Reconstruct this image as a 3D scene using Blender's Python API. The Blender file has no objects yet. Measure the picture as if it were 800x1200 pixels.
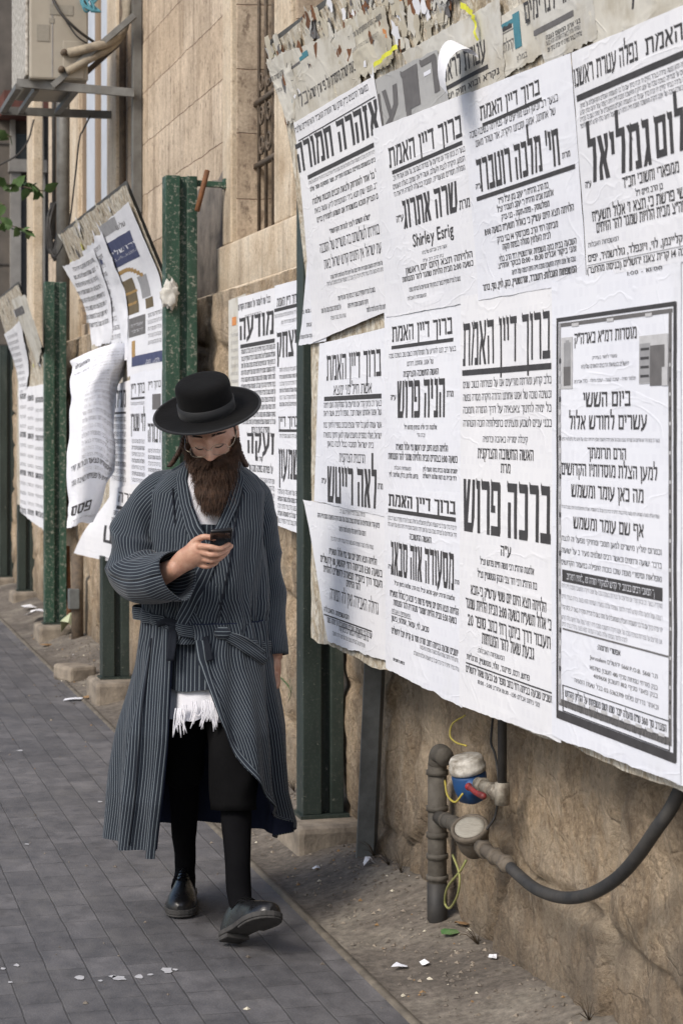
import bpy, bmesh, math, random
import numpy as np
from mathutils import Vector, Matrix, noise as mnoise

scene = bpy.context.scene
COL = scene.collection
R = math.radians
rnd = random.Random(7)

# ------------------------------------------------------------------ camera
F_PX, CX, HY, EYE = 2333.0, 400.0, 500.0, 1.55      # focal length / centre / horizon in photo pixels (800 x 1200)
TH = math.atan(630.0 / F_PX)                          # the wall runs along +Y, the camera is turned towards it
cam_d = bpy.data.cameras.new('camera')
cam_d.sensor_fit = 'VERTICAL'; cam_d.sensor_height = 36.0; cam_d.lens = 36.0 * F_PX / 1200.0
cam_d.shift_y = -(600.0 - HY) / 1200.0
cam_d.clip_end = 500.0
cam_d.dof.use_dof = True; cam_d.dof.focus_distance = 6.1; cam_d.dof.aperture_fstop = 8.0
cam = bpy.data.objects.new('camera', cam_d); COL.objects.link(cam)
cam.location = (0, 0, EYE); cam.rotation_euler = (R(90), 0, -TH)
scene.camera = cam

# ------------------------------------------------------------------ light
SUN_EL, SUN_AZ = 42.0, 236.0        # soft light from the open sky over the street, behind the left shoulder
world = bpy.data.worlds.new('World'); scene.world = world; world.use_nodes = True
wn = world.node_tree; bg = wn.nodes['Background']
sky = wn.nodes.new('ShaderNodeTexSky'); sky.sky_type = 'NISHITA'; sky.sun_disc = False
sky.sun_elevation = R(SUN_EL); sky.sun_rotation = R(SUN_AZ)
sky.air_density = 1.0; sky.dust_density = 2.5; sky.ozone_density = 1.0
wn.links.new(sky.outputs[0], bg.inputs[0]); bg.inputs[1].default_value = 0.10
sl = bpy.data.lights.new('sun', 'SUN'); sl.energy = 1.7; sl.angle = R(20); sl.color = (1.0, 0.94, 0.86)
so = bpy.data.objects.new('sun', sl); COL.objects.link(so)
_d = Vector((math.sin(R(SUN_AZ)) * math.cos(R(SUN_EL)), math.cos(R(SUN_AZ)) * math.cos(R(SUN_EL)), math.sin(R(SUN_EL))))
so.rotation_euler = _d.to_track_quat('Z', 'Y').to_euler()
scene.view_settings.view_transform = 'Standard'; scene.view_settings.look = 'None'
scene.view_settings.exposure = 0.60; scene.view_settings.gamma = 1.0
scene.view_settings.use_curve_mapping = False
scene.cycles.max_bounces = 5; scene.cycles.use_denoising = True

# ------------------------------------------------------------------ photo measure -> metres
FX, FY = math.sin(TH), math.cos(TH)
def at(px, py, d):
    u = (px - CX) / F_PX * d
    return Vector((FX*d + FY*u, FY*d - FX*u, EYE - (py - HY) / F_PX * d))
def onx(px, py, X):
    u = (px - CX) / F_PX
    return at(px, py, X / (FX + FY*u))
def ground(px, py, z=0.0):
    return at(px, py, F_PX * (EYE - z) / (py - HY))

# ------------------------------------------------------------------ noise helpers (numpy)
def vnoise(x, y, seed=0):
    x = np.asarray(x, float); y = np.asarray(y, float)
    xi = np.floor(x).astype(np.int64); yi = np.floor(y).astype(np.int64)
    xf = x - xi; yf = y - yi
    xf = xf*xf*(3-2*xf); yf = yf*yf*(3-2*yf)
    def h(a, b):
        n = (a*374761393 + b*668265263 + seed*1442695041) & 0x7fffffff
        n = ((n ^ (n >> 13)) * 1274126177) & 0x7fffffff
        return ((n ^ (n >> 16)) & 0xffff) / 65535.0
    return (h(xi,yi)*(1-xf)+h(xi+1,yi)*xf)*(1-yf) + (h(xi,yi+1)*(1-xf)+h(xi+1,yi+1)*xf)*yf
def fbm(x, y, seed=0, oct=4):
    s = 0; a = 0.5
    for i in range(oct):
        s = s + a*(vnoise(np.asarray(x)*2**i, np.asarray(y)*2**i, seed+i*17)-0.5); a *= 0.5
    return s
def sstep(a, b, x):
    t = np.clip((np.asarray(x, float)-a)/(b-a), 0, 1); return t*t*(3-2*t)

# ------------------------------------------------------------------ materials
class NT:
    def __init__(s, name):
        s.m = bpy.data.materials.new(name); s.m.use_nodes = True
        s.t = s.m.node_tree; s.b = s.t.nodes['Principled BSDF']
    def n(s, typ, **kw):
        nd = s.t.nodes.new('ShaderNode' + typ)
        for k, v in kw.items():
            if k.startswith('_'): setattr(nd, k[1:], v)
            else: s.set(nd, k.replace('__', ' '), v)
        return nd
    def set(s, nd, k, v):
        sock = nd.inputs[int(k[1:])] if (k[0] == 'i' and k[1:].isdigit()) else nd.inputs[k]
        if isinstance(v, bpy.types.NodeSocket): s.t.links.new(v, sock)
        elif isinstance(v, bpy.types.Node): s.t.links.new(v.outputs[0], sock)
        else:
            if sock.type == 'RGBA' and len(v) == 3: v = (*v, 1)
            sock.default_value = v
    def bs(s, **kw):
        for k, v in kw.items(): s.set(s.b, k.replace('__', ' '), v)
        return s
    def coord(s, out='Object', scale=(1,1,1), rot=(0,0,0)):
        c = s.n('TexCoord'); mp = s.n('Mapping', Vector=c.outputs[out], Scale=scale, Rotation=rot); return mp.outputs[0]
    def noise(s, vec, scale, detail=4, rough=0.55, dist=0.0):
        return s.n('TexNoise', Vector=vec, Scale=scale, Detail=detail, Roughness=rough, Distortion=dist).outputs['Fac']
    def ramp(s, fac, stops, interp='LINEAR'):
        r = s.n('ValToRGB', Fac=fac); r.color_ramp.interpolation = interp; e = r.color_ramp.elements
        while len(e) < len(stops): e.new(0.5)
        for i, (p, c) in enumerate(stops):
            e[i].position = p; e[i].color = c if len(c) == 4 else (*c, 1)
        return r.outputs[0]
    def mix(s, fac, a, b, typ='MIX'):
        m = s.n('Mix', _data_type='RGBA', _blend_type=typ)
        s.set(m, 'i0', fac)
        for i, v in ((6, a), (7, b)):
            if isinstance(v, (tuple, list)): v = v if len(v) == 4 else (*v, 1)
            s.set(m, 'i%d' % i, v)
        return m.outputs[2]
    def math(s, op, a, b=0.0, clamp=False):
        m = s.n('Math', _operation=op); m.use_clamp = clamp; s.set(m, 'i0', a); s.set(m, 'i1', b); return m.outputs[0]
    def bump(s, h, strength=0.4, dist=0.01, normal=None):
        b = s.n('Bump', Height=h, Strength=strength, Distance=dist)
        if normal is not None: s.set(b, 'Normal', normal)
        return b.outputs[0]

def simple(name, c1, c2=None, scale=20, rough=0.7, bump=0.15, bdist=0.002, metal=0.0, stretch=(1,1,1), spec=0.4):
    t = NT(name); v = t.coord('Object', stretch)
    c2 = c2 or tuple(x*0.75 for x in c1)
    n1 = t.noise(v, scale, 5, 0.6); n2 = t.noise(v, scale*6, 3, 0.6)
    col = t.mix(t.ramp(n1, [(0.3,(0,0,0)),(0.7,(1,1,1))]), c1, c2)
    t.bs(Base__Color=col, Roughness=rough, Metallic=metal, Specular__IOR__Level=spec,
         Normal=t.bump(t.math('ADD', n1, t.math('MULTIPLY', n2, 0.4)), bump, bdist))
    return t.m

MAT = {}
def build_materials():
    # pavers
    t = NT('paver'); co = t.n('TexCoord').outputs['Object']
    wob = t.n('TexNoise', Vector=co, Scale=7.0, Detail=2.0)
    wv = t.n('VectorMath', _operation='SCALE', i0=t.n('VectorMath', _operation='SUBTRACT', i0=wob.outputs['Color'], i1=(.5,.5,.5)).outputs[0], Scale=0.007).outputs[0]
    c2 = t.n('VectorMath', _operation='ADD', i0=co, i1=wv).outputs[0]
    mp = t.n('Mapping', Vector=c2, Rotation=(0, 0, R(90))).outputs[0]
    br = t.n('TexBrick', Vector=mp, Color1=(.104,.103,.108,1), Color2=(.148,.146,.152,1), Mortar=(.078,.077,.078,1), Scale=1.0)
    br.offset = 0.5; br.inputs['Mortar Size'].default_value = 0.0035; br.inputs['Mortar Smooth'].default_value = 0.7
    br.inputs['Brick Width'].default_value = 0.215; br.inputs['Row Height'].default_value = 0.112; br.inputs['Bias'].default_value = -0.1
    big = t.noise(co, 1.3, 5, 0.6); fine = t.noise(co, 160, 3, 0.7); mid = t.noise(t.n('Mapping', Vector=co, Scale=(1,.6,1)).outputs[0], 14, 4, .65)
    col = t.mix(0.85, br.outputs['Color'], t.ramp(big, [(.3,(.66,.66,.68)),(.7,(1.25,1.22,1.18))]), 'MULTIPLY')
    col = t.mix(0.8, col, t.ramp(mid, [(.3,(.62,.62,.63)),(.68,(1.3,1.28,1.27))]), 'MULTIPLY')
    col = t.mix(0.55, col, t.ramp(fine, [(.3,(.6,.6,.6)),(.7,(1.4,1.4,1.4))]), 'MULTIPLY')
    dust = t.noise(t.n('Mapping', Vector=co, Scale=(1,.5,1)).outputs[0], 3.1, 7, .7); col = t.mix(t.ramp(dust, [(.52,(0,0,0)),(.74,(.5,)*3)]), col, (.19,.18,.168))
    stain = t.noise(co, 5.5, 4, .6); col = t.mix(t.ramp(stain, [(.60,(0,0,0)),(.68,(.45,)*3)]), col, (.045,.043,.043))
    hf = t.math('ADD', t.math('MULTIPLY', br.outputs['Fac'], -.7), t.math('ADD', t.math('MULTIPLY', mid, 0.5), t.math('MULTIPLY', fine, 0.45)))
    t.bs(Base__Color=col, Roughness=t.ramp(mid, [(.3,(.62,)*3),(.7,(.85,)*3)]), Normal=t.bump(hf, 0.55, 0.006)); MAT['paver'] = t.m
    # dirt strip
    t = NT('dirt_concrete'); co = t.coord()
    a = t.noise(co, 2.2, 6, .62); b = t.noise(co, 40, 4, .65); c = t.noise(co, 9, 5, .6)
    col = t.ramp(a, [(.25,(.075,.064,.054)),(.5,(.15,.13,.11)),(.75,(.26,.235,.195))])
    col = t.mix(.6, col, t.ramp(c, [(.3,(.6,.58,.55)),(.7,(1.3,1.3,1.28))]), 'MULTIPLY')
    col = t.mix(.7, col, t.ramp(b, [(.33,(.5,.5,.5)),(.66,(1.4,1.4,1.4))]), 'MULTIPLY')
    t.bs(Base__Color=col, Roughness=.95, Normal=t.bump(t.math('ADD', c, t.math('MULTIPLY', b, .6)), .7, .012)); MAT['dirt'] = t.m
    # rough stone of the low wall
    t = NT('rough_stone'); co = t.coord()
    a = t.noise(co, 1.6, 6, .6, .4); b = t.noise(t.coord('Object', (1, 1.0, .8)), 11, 9, .76, .0); f = t.noise(co, 60, 5, .75)
    a2 = t.noise(co, 4.5, 8, .74, .15); a = t.math('ADD', t.math('MULTIPLY', a, .45), t.math('MULTIPLY', a2, .55))
    col = t.ramp(a, [(.32,(.28,.205,.135)),(.44,(.44,.34,.23)),(.54,(.56,.45,.325)),(.66,(.68,.585,.455))])
    col = t.mix(.8, col, t.ramp(b, [(.32,(.46,.41,.36)),(.48,(1,.97,.93)),(.70,(1.3,1.28,1.25))]), 'MULTIPLY')
    col = t.mix(.8, col, t.ramp(f, [(.33,(.5,.46,.42)),(.62,(1.3,1.3,1.3))]), 'MULTIPLY')
    pl = t.noise(t.coord('Object', (1, 1, .75)), 3.4, 10, .75, .0); pm = t.ramp(pl, [(.49,(0,0,0)),(.56,(1,1,1))]); col = t.mix(t.math('MULTIPLY', pm, .5), col, t.mix(f, (.56,.455,.33), (.68,.58,.45)))
    crk = t.n('TexVoronoi', Vector=t.n('VectorMath', _operation='ADD', i0=co, i1=t.n('VectorMath', _operation='SCALE', i0=t.n('TexNoise', Vector=co, Scale=5.0, Detail=4.0).outputs['Color'], Scale=.22).outputs[0]).outputs[0], Scale=4.2, _feature='DISTANCE_TO_EDGE').outputs[0]
    ck = t.ramp(crk, [(.0,(.38,)*3),(.03,(0,0,0))]); col = t.mix(t.math('MULTIPLY', ck, t.ramp(b, [(.48,(0,0,0)),(.66,(1,1,1))])), col, (.09,.065,.045))
    stn = t.noise(t.coord('Object', (1, 1.6, .5)), 2.4, 6, .65)
    col = t.mix(t.ramp(stn, [(.50,(0,0,0)),(.66,(.62,)*3)]), col, (.135,.105,.078))
    z = t.n('SeparateXYZ', Vector=t.n('TexCoord').outputs['Object']).outputs[2]
    dirt = t.n('MapRange', Value=t.math('SUBTRACT', z, t.math('MULTIPLY', a, .5)), i1=-.30, i2=.20, i3=.75, i4=0.0).outputs[0]
    col = t.mix(dirt, col, (.055,.046,.038))
    hh = t.math('ADD', t.math('MULTIPLY', b, 1.0), t.math('ADD', t.math('MULTIPLY', f, .55), t.math('SUBTRACT', t.math('MULTIPLY', pm, .10), t.math('MULTIPLY', ck, .5))))
    t.bs(Base__Color=col, Roughness=.92, Normal=t.bump(hh, 1.0, .034)); MAT['rough_stone'] = t.m
    # ashlar facade
    t = NT('ashlar'); co = t.n('TexCoord').outputs['Object']
    sx = t.n('SeparateXYZ', Vector=co); wobn = t.noise(co, 5, 3)
    yy = t.math('ADD', sx.outputs[1], t.math('MULTIPLY', wobn, .03)); zz = t.math('ADD', t.math('SUBTRACT', sx.outputs[2], 2.43 - 3.12), t.math('MULTIPLY', wobn, .03))
    vec = t.n('CombineXYZ', X=yy, Y=zz).outputs[0]
    br = t.n('TexBrick', Vector=vec, Color1=(.52,.42,.31,1), Color2=(.62,.53,.42,1), Mortar=(.27,.19,.135,1), Scale=1.0); br.offset = .5
    br.inputs['Mortar Size'].default_value = .0045; br.inputs['Mortar Smooth'].default_value = .8
    br.inputs['Brick Width'].default_value = .78; br.inputs['Row Height'].default_value = .312
    a = t.noise(co, 3.0, 6, .65); st = t.noise(t.n('Mapping', Vector=co, Scale=(1,3.0,.25)).outputs[0], 3.2, 5, .65); f = t.noise(co, 60, 4, .7)
    pit = t.noise(t.n('Mapping', Vector=co, Scale=(1,1,.5)).outputs[0], 26, 4, .7)
    col = t.mix(.75, br.outputs[0], t.ramp(a, [(.3,(.6,.55,.5)),(.7,(1.3,1.28,1.26))]), 'MULTIPLY')
    col = t.mix(t.ramp(st, [(.50,(0,0,0)),(.70,(.65,)*3)]), col, (.20,.145,.10))
    col = t.mix(t.ramp(pit, [(.56,(0,0,0)),(.64,(.75,)*3)]), col, (.17,.12,.085))
    gr = t.noise(t.n('Mapping', Vector=co, Scale=(1,1,.6)).outputs[0], 1.1, 6, .7); col = t.mix(t.ramp(gr, [(.52,(0,0,0)),(.72,(.55,)*3)]), col, (.27,.22,.175))
    col = t.mix(.6, col, t.ramp(f, [(.33,(.6,.58,.56)),(.66,(1.3,1.3,1.3))]), 'MULTIPLY')
    hh = t.math('SUBTRACT', t.math('ADD', t.math('MULTIPLY', f, .3), t.math('MULTIPLY', pit, -.5)), t.math('MULTIPLY', br.outputs['Fac'], .8))
    t.bs(Base__Color=col, Roughness=.9, Normal=t.bump(hh, .6, .008)); MAT['ashlar'] = t.m
    
    t = NT('trim_stone'); co = t.coord(); a = t.noise(co, 4, 7, .68); st = t.noise(t.coord('Object', (1,2.6,.22)), 4, 6, .68); f = t.noise(co, 70, 4, .7); pit = t.noise(co, 24, 5, .72)
    col = t.ramp(a, [(.3,(.46,.36,.25)),(.5,(.62,.52,.39)),(.7,(.70,.62,.50))]); col = t.mix(t.ramp(st, [(.5,(0,0,0)),(.68,(.6,)*3)]), col, (.26,.21,.16)); col = t.mix(t.ramp(pit, [(.58,(0,0,0)),(.66,(.6,)*3)]), col, (.24,.18,.12))
    col = t.mix(.5, col, t.ramp(f, [(.33,(.65,.63,.6)),(.66,(1.25,)*3)]), 'MULTIPLY')
    t.bs(Base__Color=col, Roughness=.9, Normal=t.bump(t.math('SUBTRACT', t.math('MULTIPLY', f, .5), t.math('MULTIPLY', pit, .6)), .6, .008)); MAT['trim_stone'] = t.m
    MAT['reveal_stone'] = simple('reveal_stone', (.34,.27,.20), (.19,.15,.11), 6, .92, .6, .008)
    MAT['black_plaster'] = simple('black_plaster', (.10,.09,.08), (.24,.21,.18), 9, .95, .8, .01)
    MAT['plinth'] = simple('plinth_concrete', (.34,.29,.23), (.13,.11,.09), 8, .95, .8, .012)
    MAT['blue_paint'] = simple('pale_blue_paint', (.56,.60,.66), (.46,.50,.56), 5, .8, .3, .004)
    MAT['old_wood'] = simple('old_wood', (.36,.27,.185), (.22,.16,.11), 6, .85, .4, .004, stretch=(1,1,.1))
    MAT['grey_wall'] = simple('grey_wall', (.16,.14,.12), (.09,.08,.07), 4, .9, .4, .006)
    MAT['dark_glass'] = simple('dark_glass', (.02,.022,.024), (.035,.036,.036), 4, .15, .05, .001)
    MAT['pale_frame'] = simple('pale_frame', (.30,.29,.27), (.2,.19,.18), 5, .8, .2, .003)
    MAT['dark_slats'] = simple('dark_slats', (.045,.043,.04), (.075,.07,.066), 30, .6, .2, .002)
    MAT['red_tile'] = simple('red_tile', (.16,.06,.045), (.08,.035,.028), 10, .8, .4, .006)
    # green painted steel, flaking
    for nm, thr in (('green_paint', .66), ('green_paint_flaking', .575)):
        t = NT(nm); co = t.coord(); fl = t.noise(co, 46, 6, .75, .2); lo = t.noise(t.coord('Object', (1,1,.25)), 7, 4, .6); f = t.noise(co, 90, 3, .6)
        base = t.ramp(lo, [(.3,(.018,.026,.023)),(.55,(.030,.044,.038)),(.75,(.07,.084,.076))] if nm == 'green_paint' else [(.3,(.016,.040,.028)),(.55,(.026,.076,.048)),(.75,(.045,.10,.068))])
        base = t.mix(t.ramp(f, [(.5,(0,0,0)),(.8,(.4,)*3)]), base, (.11,.115,.1))
        msk = t.ramp(fl, [(thr-.03,(0,0,0)),(thr+.02,(1,1,1))])
        col = t.mix(t.math('MULTIPLY', msk, .85), base, (.28,.285,.235))
        t.bs(Base__Color=col, Roughness=t.ramp(lo, [(.3,(.38,)*3),(.7,(.6,)*3)]), Normal=t.bump(t.math('ADD', t.math('MULTIPLY', msk, .8), t.math('MULTIPLY', f, .3)), .5, .002)); MAT[nm] = t.m
    MAT['galvanised'] = simple('galvanised_steel', (.23,.245,.245), (.13,.14,.14), 14, .5, .15, .002, metal=.35)
    MAT['grey_steel'] = simple('grey_steel', (.20,.20,.19), (.12,.115,.105), 12, .55, .2, .002, metal=.3)
    MAT['rust'] = simple('rust', (.24,.105,.045), (.12,.06,.035), 18, .9, .4, .003)
    MAT['iron'] = simple('old_iron', (.085,.07,.055), (.16,.12,.085), 30, .75, .4, .003)
    MAT['pvc_grey'] = simple('grey_pvc', (.115,.105,.09), (.05,.044,.036), 16, .75, .7, .006)
    MAT['rubber'] = simple('black_rubber', (.022,.022,.023), (.05,.047,.043), 14, .6, .25, .002)
    MAT['hose_grey'] = simple('dusty_hose', (.025,.026,.028), (.065,.061,.056), 16, .65, .4, .003)
    MAT['blue_plastic'] = simple('blue_plastic', (.012,.075,.23), (.03,.06,.13), 18, .45, .2, .002)
    MAT['red_plastic'] = simple('red_plastic', (.33,.026,.028), (.10,.03,.028), 30, .45, .2, .002)
    MAT['white_plastic'] = simple('dirty_white_plastic', (.68,.66,.61), (.17,.145,.11), 30, .7, .5, .004)
    MAT['brass'] = simple('dirty_brass', (.38,.35,.29), (.10,.08,.06), 34, .6, .4, .003, metal=.2)
    MAT['meter_metal'] = simple('meter_metal', (.16,.135,.105), (.07,.056,.042), 18, .75, .7, .006)
    MAT['wire_yellow'] = simple('yellow_wire', (.50,.40,.06), (.34,.30,.09), 20, .5, .05)
    MAT['wire_green'] = simple('green_yellow_wire', (.23,.26,.09), (.33,.31,.12), 30, .5, .05)
    MAT['ac_paint'] = simple('ac_paint', (.42,.39,.33), (.33,.30,.25), 3, .6, .1, .002)
    MAT['ac_label'] = simple('ac_label', (.34,.32,.275), (.25,.235,.2), 90, .7, .05, stretch=(1,.2,4))
    MAT['foam'] = simple('pipe_foam', (.40,.35,.27), (.22,.19,.15), 16, .9, .5, .005)
    MAT['leaf'] = simple('leaf_green', (.045,.10,.03), (.09,.15,.05), 12, .6, .2, .002)
    MAT['twig'] = simple('twig', (.10,.075,.05), None, 20)
    # paper family: wrinkled, slightly uneven
    def paper(name, c, c2, wr=.35, blot=.0, blotc=(.4,.36,.28)):
        t = NT(name); co = t.coord(); 
        wd = t.noise(co, 3.2, 3, .5, 1.2); w2 = t.noise(t.coord('Object', (1,.4,1.0)), 5.5, 3, .5, .8)
        rid = t.math('ABSOLUTE', t.math('SUBTRACT', w2, .5)); rid = t.ramp(rid, [(.0,(1,1,1)),(.022,(0,0,0))])
        n1 = t.noise(co, 2.5, 4, .6)
        col = t.mix(t.ramp(n1, [(.35,(0,0,0)),(.65,(1,1,1))]), c, c2)
        gh = t.n('TexBrick', Vector=t.n('Mapping', Vector=t.n('CombineXYZ', X=t.n('SeparateXYZ', Vector=co).outputs[1], Y=t.n('SeparateXYZ', Vector=co).outputs[2]).outputs[0]).outputs[0], Color1=(.94,.94,.95,1), Color2=(1,1,1,1), Mortar=(1,1,1,1), Scale=1.0)
        gh.inputs['Brick Width'].default_value = .035; gh.inputs['Row Height'].default_value = .034; gh.inputs['Mortar Size'].default_value = .007
        col = t.mix(.75, col, gh.outputs[0], 'MULTIPLY')
        rnd_ = t.n('ObjectInfo').outputs['Random']; col = t.mix(.8, col, t.ramp(rnd_, [(0,(.93,.94,.97)),(.35,(1,1,1)),(.65,(1,.985,.955)),(1,(.965,.975,1))]), 'MULTIPLY')
        gl_ = t.noise(t.coord('Object', (1,1,.5)), 3.6, 6, .7, .6); col = t.mix(t.ramp(gl_, [(.54,(0,0,0)),(.72,(.30,)*3)]), col, tuple(x*.80 for x in c2[:2])+(c2[2]*.76,))
        if blot:
            bn = t.noise(co, 9, 5, .65); col = t.mix(t.ramp(bn, [(.5,(0,0,0)),(.68,(blot,)*3)]), col, blotc)
        rp = t.noise(t.coord('Object', (1,.55,1.6)), 11, 3, .5, 1.0); rm = t.ramp(t.noise(co, 2.3, 2), [(.5,(0,0,0)),(.62,(1,1,1))])
        h = t.math('ADD', t.math('ADD', t.math('MULTIPLY', wd, .5), t.math('MULTIPLY', rid, .13)), t.math('MULTIPLY', t.math('MULTIPLY', rp, rm), .35))
        t.bs(Base__Color=col, Roughness=.8, Specular__IOR__Level=.25, Normal=t.bump(h, wr, .012)); MAT[name] = t.m
    paper('paper_white', (.815,.828,.87), (.76,.776,.828), .38)
    paper('paper_old', (.66,.65,.60), (.55,.53,.47), .6, .6)
    paper('paper_grey', (.40,.40,.39), (.46,.46,.45), .5)
    paper('paper_cream', (.62,.585,.48), (.5,.46,.37), .5, .5)
    MAT['scrap_layers'] = None
    t = NT('scrap_layers'); co = t.coord(); a = t.noise(t.coord('Object', (1,1,.55)), 10, 5, .65, 1.2); b = t.noise(co, 34, 4, .65)
    col = t.ramp(a, [(.25,(.20,.165,.115)),(.38,(.50,.45,.36)),(.47,(.66,.63,.55)),(.53,(.36,.29,.20)),(.60,(.60,.55,.45)),(.72,(.30,.24,.17)),(.8,(.5,.46,.38))], 'CONSTANT' if 0 else 'LINEAR')
    col = t.mix(.7, col, t.ramp(b, [(.3,(.55,.53,.5)),(.7,(1.3,1.3,1.3))]), 'MULTIPLY')
    t.bs(Base__Color=col, Roughness=.9, Normal=t.bump(t.math('ADD', a, t.math('MULTIPLY', b, .4)), .8, .02)); MAT['scrap_layers'] = t.m
    for nm, c in (('ink', (.046,.044,.046)), ('ink_faded', (.125,.12,.12)), ('ink_grey', (.28,.28,.29)), ('ink_pale', (.46,.46,.47)), ('ink_navy', (.05,.06,.13)), ('ink_teal', (.06,.20,.25)),
                  ('ink_gold', (.35,.22,.08)), ('ink_yellow', (.62,.62,.06)), ('ink_orange', (.58,.24,.08)), ('ink_bronze', (.13,.10,.055))):
        MAT[nm] = simple(nm, c, tuple(min(1, x*1.25+.01) for x in c), 30, .7, .05, .001)
    MAT['board_back'] = simple('board_sheet', (.15,.15,.145), (.08,.08,.075), 10, .7, .2, .003)
    # garments: pin stripes follow the U coordinate of the cloth
    t = NT('striped_cloth'); uv = t.n('TexCoord').outputs['UV']; u = t.n('SeparateXYZ', Vector=uv).outputs[0]
    ob = t.coord(); wv = t.noise(ob, 9, 2)
    ph = t.math('FRACT', t.math('ADD', u, t.math('MULTIPLY', wv, .25)))
    tri = t.math('ABSOLUTE', t.math('SUBTRACT', ph, .5))
    st = t.ramp(tri, [(.045,(1,1,1)),(.125,(0,0,0))])
    f = t.noise(ob, 260, 2, .6); lo = t.noise(ob, 6, 4, .6)
    base = t.mix(lo, (.0095,.013,.0215), (.020,.0265,.0385))
    strp = t.mix(lo, (.12,.15,.172), (.21,.245,.268))
    col = t.mix(st, base, strp)
    t.bs(Base__Color=col, Roughness=.85, Specular__IOR__Level=.2, Sheen__Weight=.15, Sheen__Roughness=.5, Normal=t.bump(t.math('ADD', f, t.math('MULTIPLY', t.noise(ob, 22, 3), 1.6)), .3, .004)); MAT['striped'] = t.m
    def cloth(name, c1, c2, sheen=.1, fs=300, rough=.9, b=.25, spec=.15):
        t = NT(name); ob = t.coord(); f = t.noise(ob, fs, 2); w = t.noise(ob, 14, 4, .6)
        t.bs(Base__Color=t.mix(w, c1, c2), Roughness=rough, Specular__IOR__Level=spec, Sheen__Weight=sheen, Normal=t.bump(t.math('ADD', t.math('MULTIPLY', f, .5), t.math('MULTIPLY', w, 1.5)), b, .005)); MAT[name] = t.m
    cloth('navy_lining', (.010,.014,.032), (.017,.022,.046), .0); cloth('dark_seam', (.010,.012,.018), (.016,.019,.026), .0)
    cloth('black_cloth', (.0035,.0035,.004), (.008,.008,.0085), .0, spec=.06)
    cloth('stocking', (.0035,.0035,.0045), (.0075,.0075,.0085), .0, 500, spec=.05)
    cloth('white_cloth', (.72,.72,.76), (.62,.62,.67), .0)
    cloth('velvet', (.0022,.0022,.0025), (.0055,.0055,.006), .03, 160, .9, .3)
    cloth('ribbon', (.016,.017,.019), (.026,.027,.029), .1, 400, .6)
    t = NT('skin'); ob = t.coord(); n = t.noise(ob, 38, 5, .65); p = t.noise(ob, 300, 3)
    t.bs(Base__Color=t.mix(t.ramp(n, [(.35,(0,0,0)),(.65,(1,1,1))]), (.52,.315,.225), (.41,.215,.15)), Roughness=.45, Specular__IOR__Level=.4,
         Subsurface__Weight=.12, Subsurface__Radius=(.012,.005,.003), Subsurface__Scale=.6, Normal=t.bump(t.math('ADD', p, t.math('MULTIPLY', n, 2.0)), .3, .003)); MAT['skin'] = t.m
    MAT['beard_hair'] = simple('beard_hair', (.095,.048,.026), (.030,.016,.010), 60, .6, .1, .001)
    MAT['lock_hair'] = simple('lock_hair', (.058,.029,.016), (.028,.014,.009), 50, .5, .2, .002)
    MAT['dark_hair'] = simple('dark_hair', (.022,.014,.010), None, 40, .6)
    t = NT('shoe_leather'); ob = t.coord(); n = t.noise(ob, 18, 4, .6)
    t.bs(Base__Color=(.010,.010,.011,1), Roughness=t.ramp(n, [(.3,(.2,)*3),(.7,(.42,)*3)]), Specular__IOR__Level=.6, Normal=t.bump(n, .35, .008)); MAT['leather'] = t.m
    MAT['sole'] = simple('rubber_sole', (.035,.034,.033), (.065,.062,.06), 30, .8, .3, .003)
    MAT['phone_black'] = simple('phone_black', (.008,.008,.009), (.012,.012,.013), 10, .25, .03)
    MAT['phone_screen'] = simple('phone_screen', (.01,.012,.015), (.01,.012,.015), 10, .08, .0)
    MAT['wire_metal'] = simple('glasses_metal', (.62,.55,.42), (.5,.45,.36), 10, .25, .02, metal=1.0)
    t = NT('lens_glass'); out = t.t.nodes['Material Output']
    mx = t.n('MixShader', Fac=.05); t.t.links.new(t.n('BsdfTransparent').outputs[0], mx.inputs[1]); t.t.links.new(t.n('BsdfGlossy', Roughness=.03).outputs[0], mx.inputs[2])
    t.t.links.new(mx.outputs[0], out.inputs['Surface']); MAT['lens'] = t.m
    MAT['leaf_dry'] = simple('dry_leaf', (.30,.19,.09), (.2,.12,.06), 20, .8, .2)
    MAT['wrapper_green'] = simple('green_wrapper', (.06,.17,.05), (.15,.22,.10), 30, .4, .1)
    MAT['yellow_green_paper'] = simple('pale_green_paper', (.52,.56,.38), (.45,.5,.33), 12, .7, .2)
    MAT['white_mark'] = simple('white_paint_spot', (.55,.55,.57), (.4,.4,.41), 40, .7, .1)
    MAT['edging'] = simple('edging_concrete', (.19,.165,.13), (.08,.07,.058), 14, .9, .5, .006)
build_materials()

# ------------------------------------------------------------------ mesh builder
def cat_path(pts, n):
    """Catmull-Rom through pts, n samples per span"""
    P = [np.array(p, float) for p in pts]; P = [2*P[0]-P[1]] + P + [2*P[-1]-P[-2]]; out = []
    for i in range(1, len(P)-2):
        for k in range(n):
            t = k/n; a, b, c, d = P[i-1], P[i], P[i+1], P[i+2]
            out.append(.5*((2*b)+(-a+c)*t+(2*a-5*b+4*c-d)*t*t+(-a+3*b-3*c+d)*t**3))
    out.append(P[-2]); return out

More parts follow.
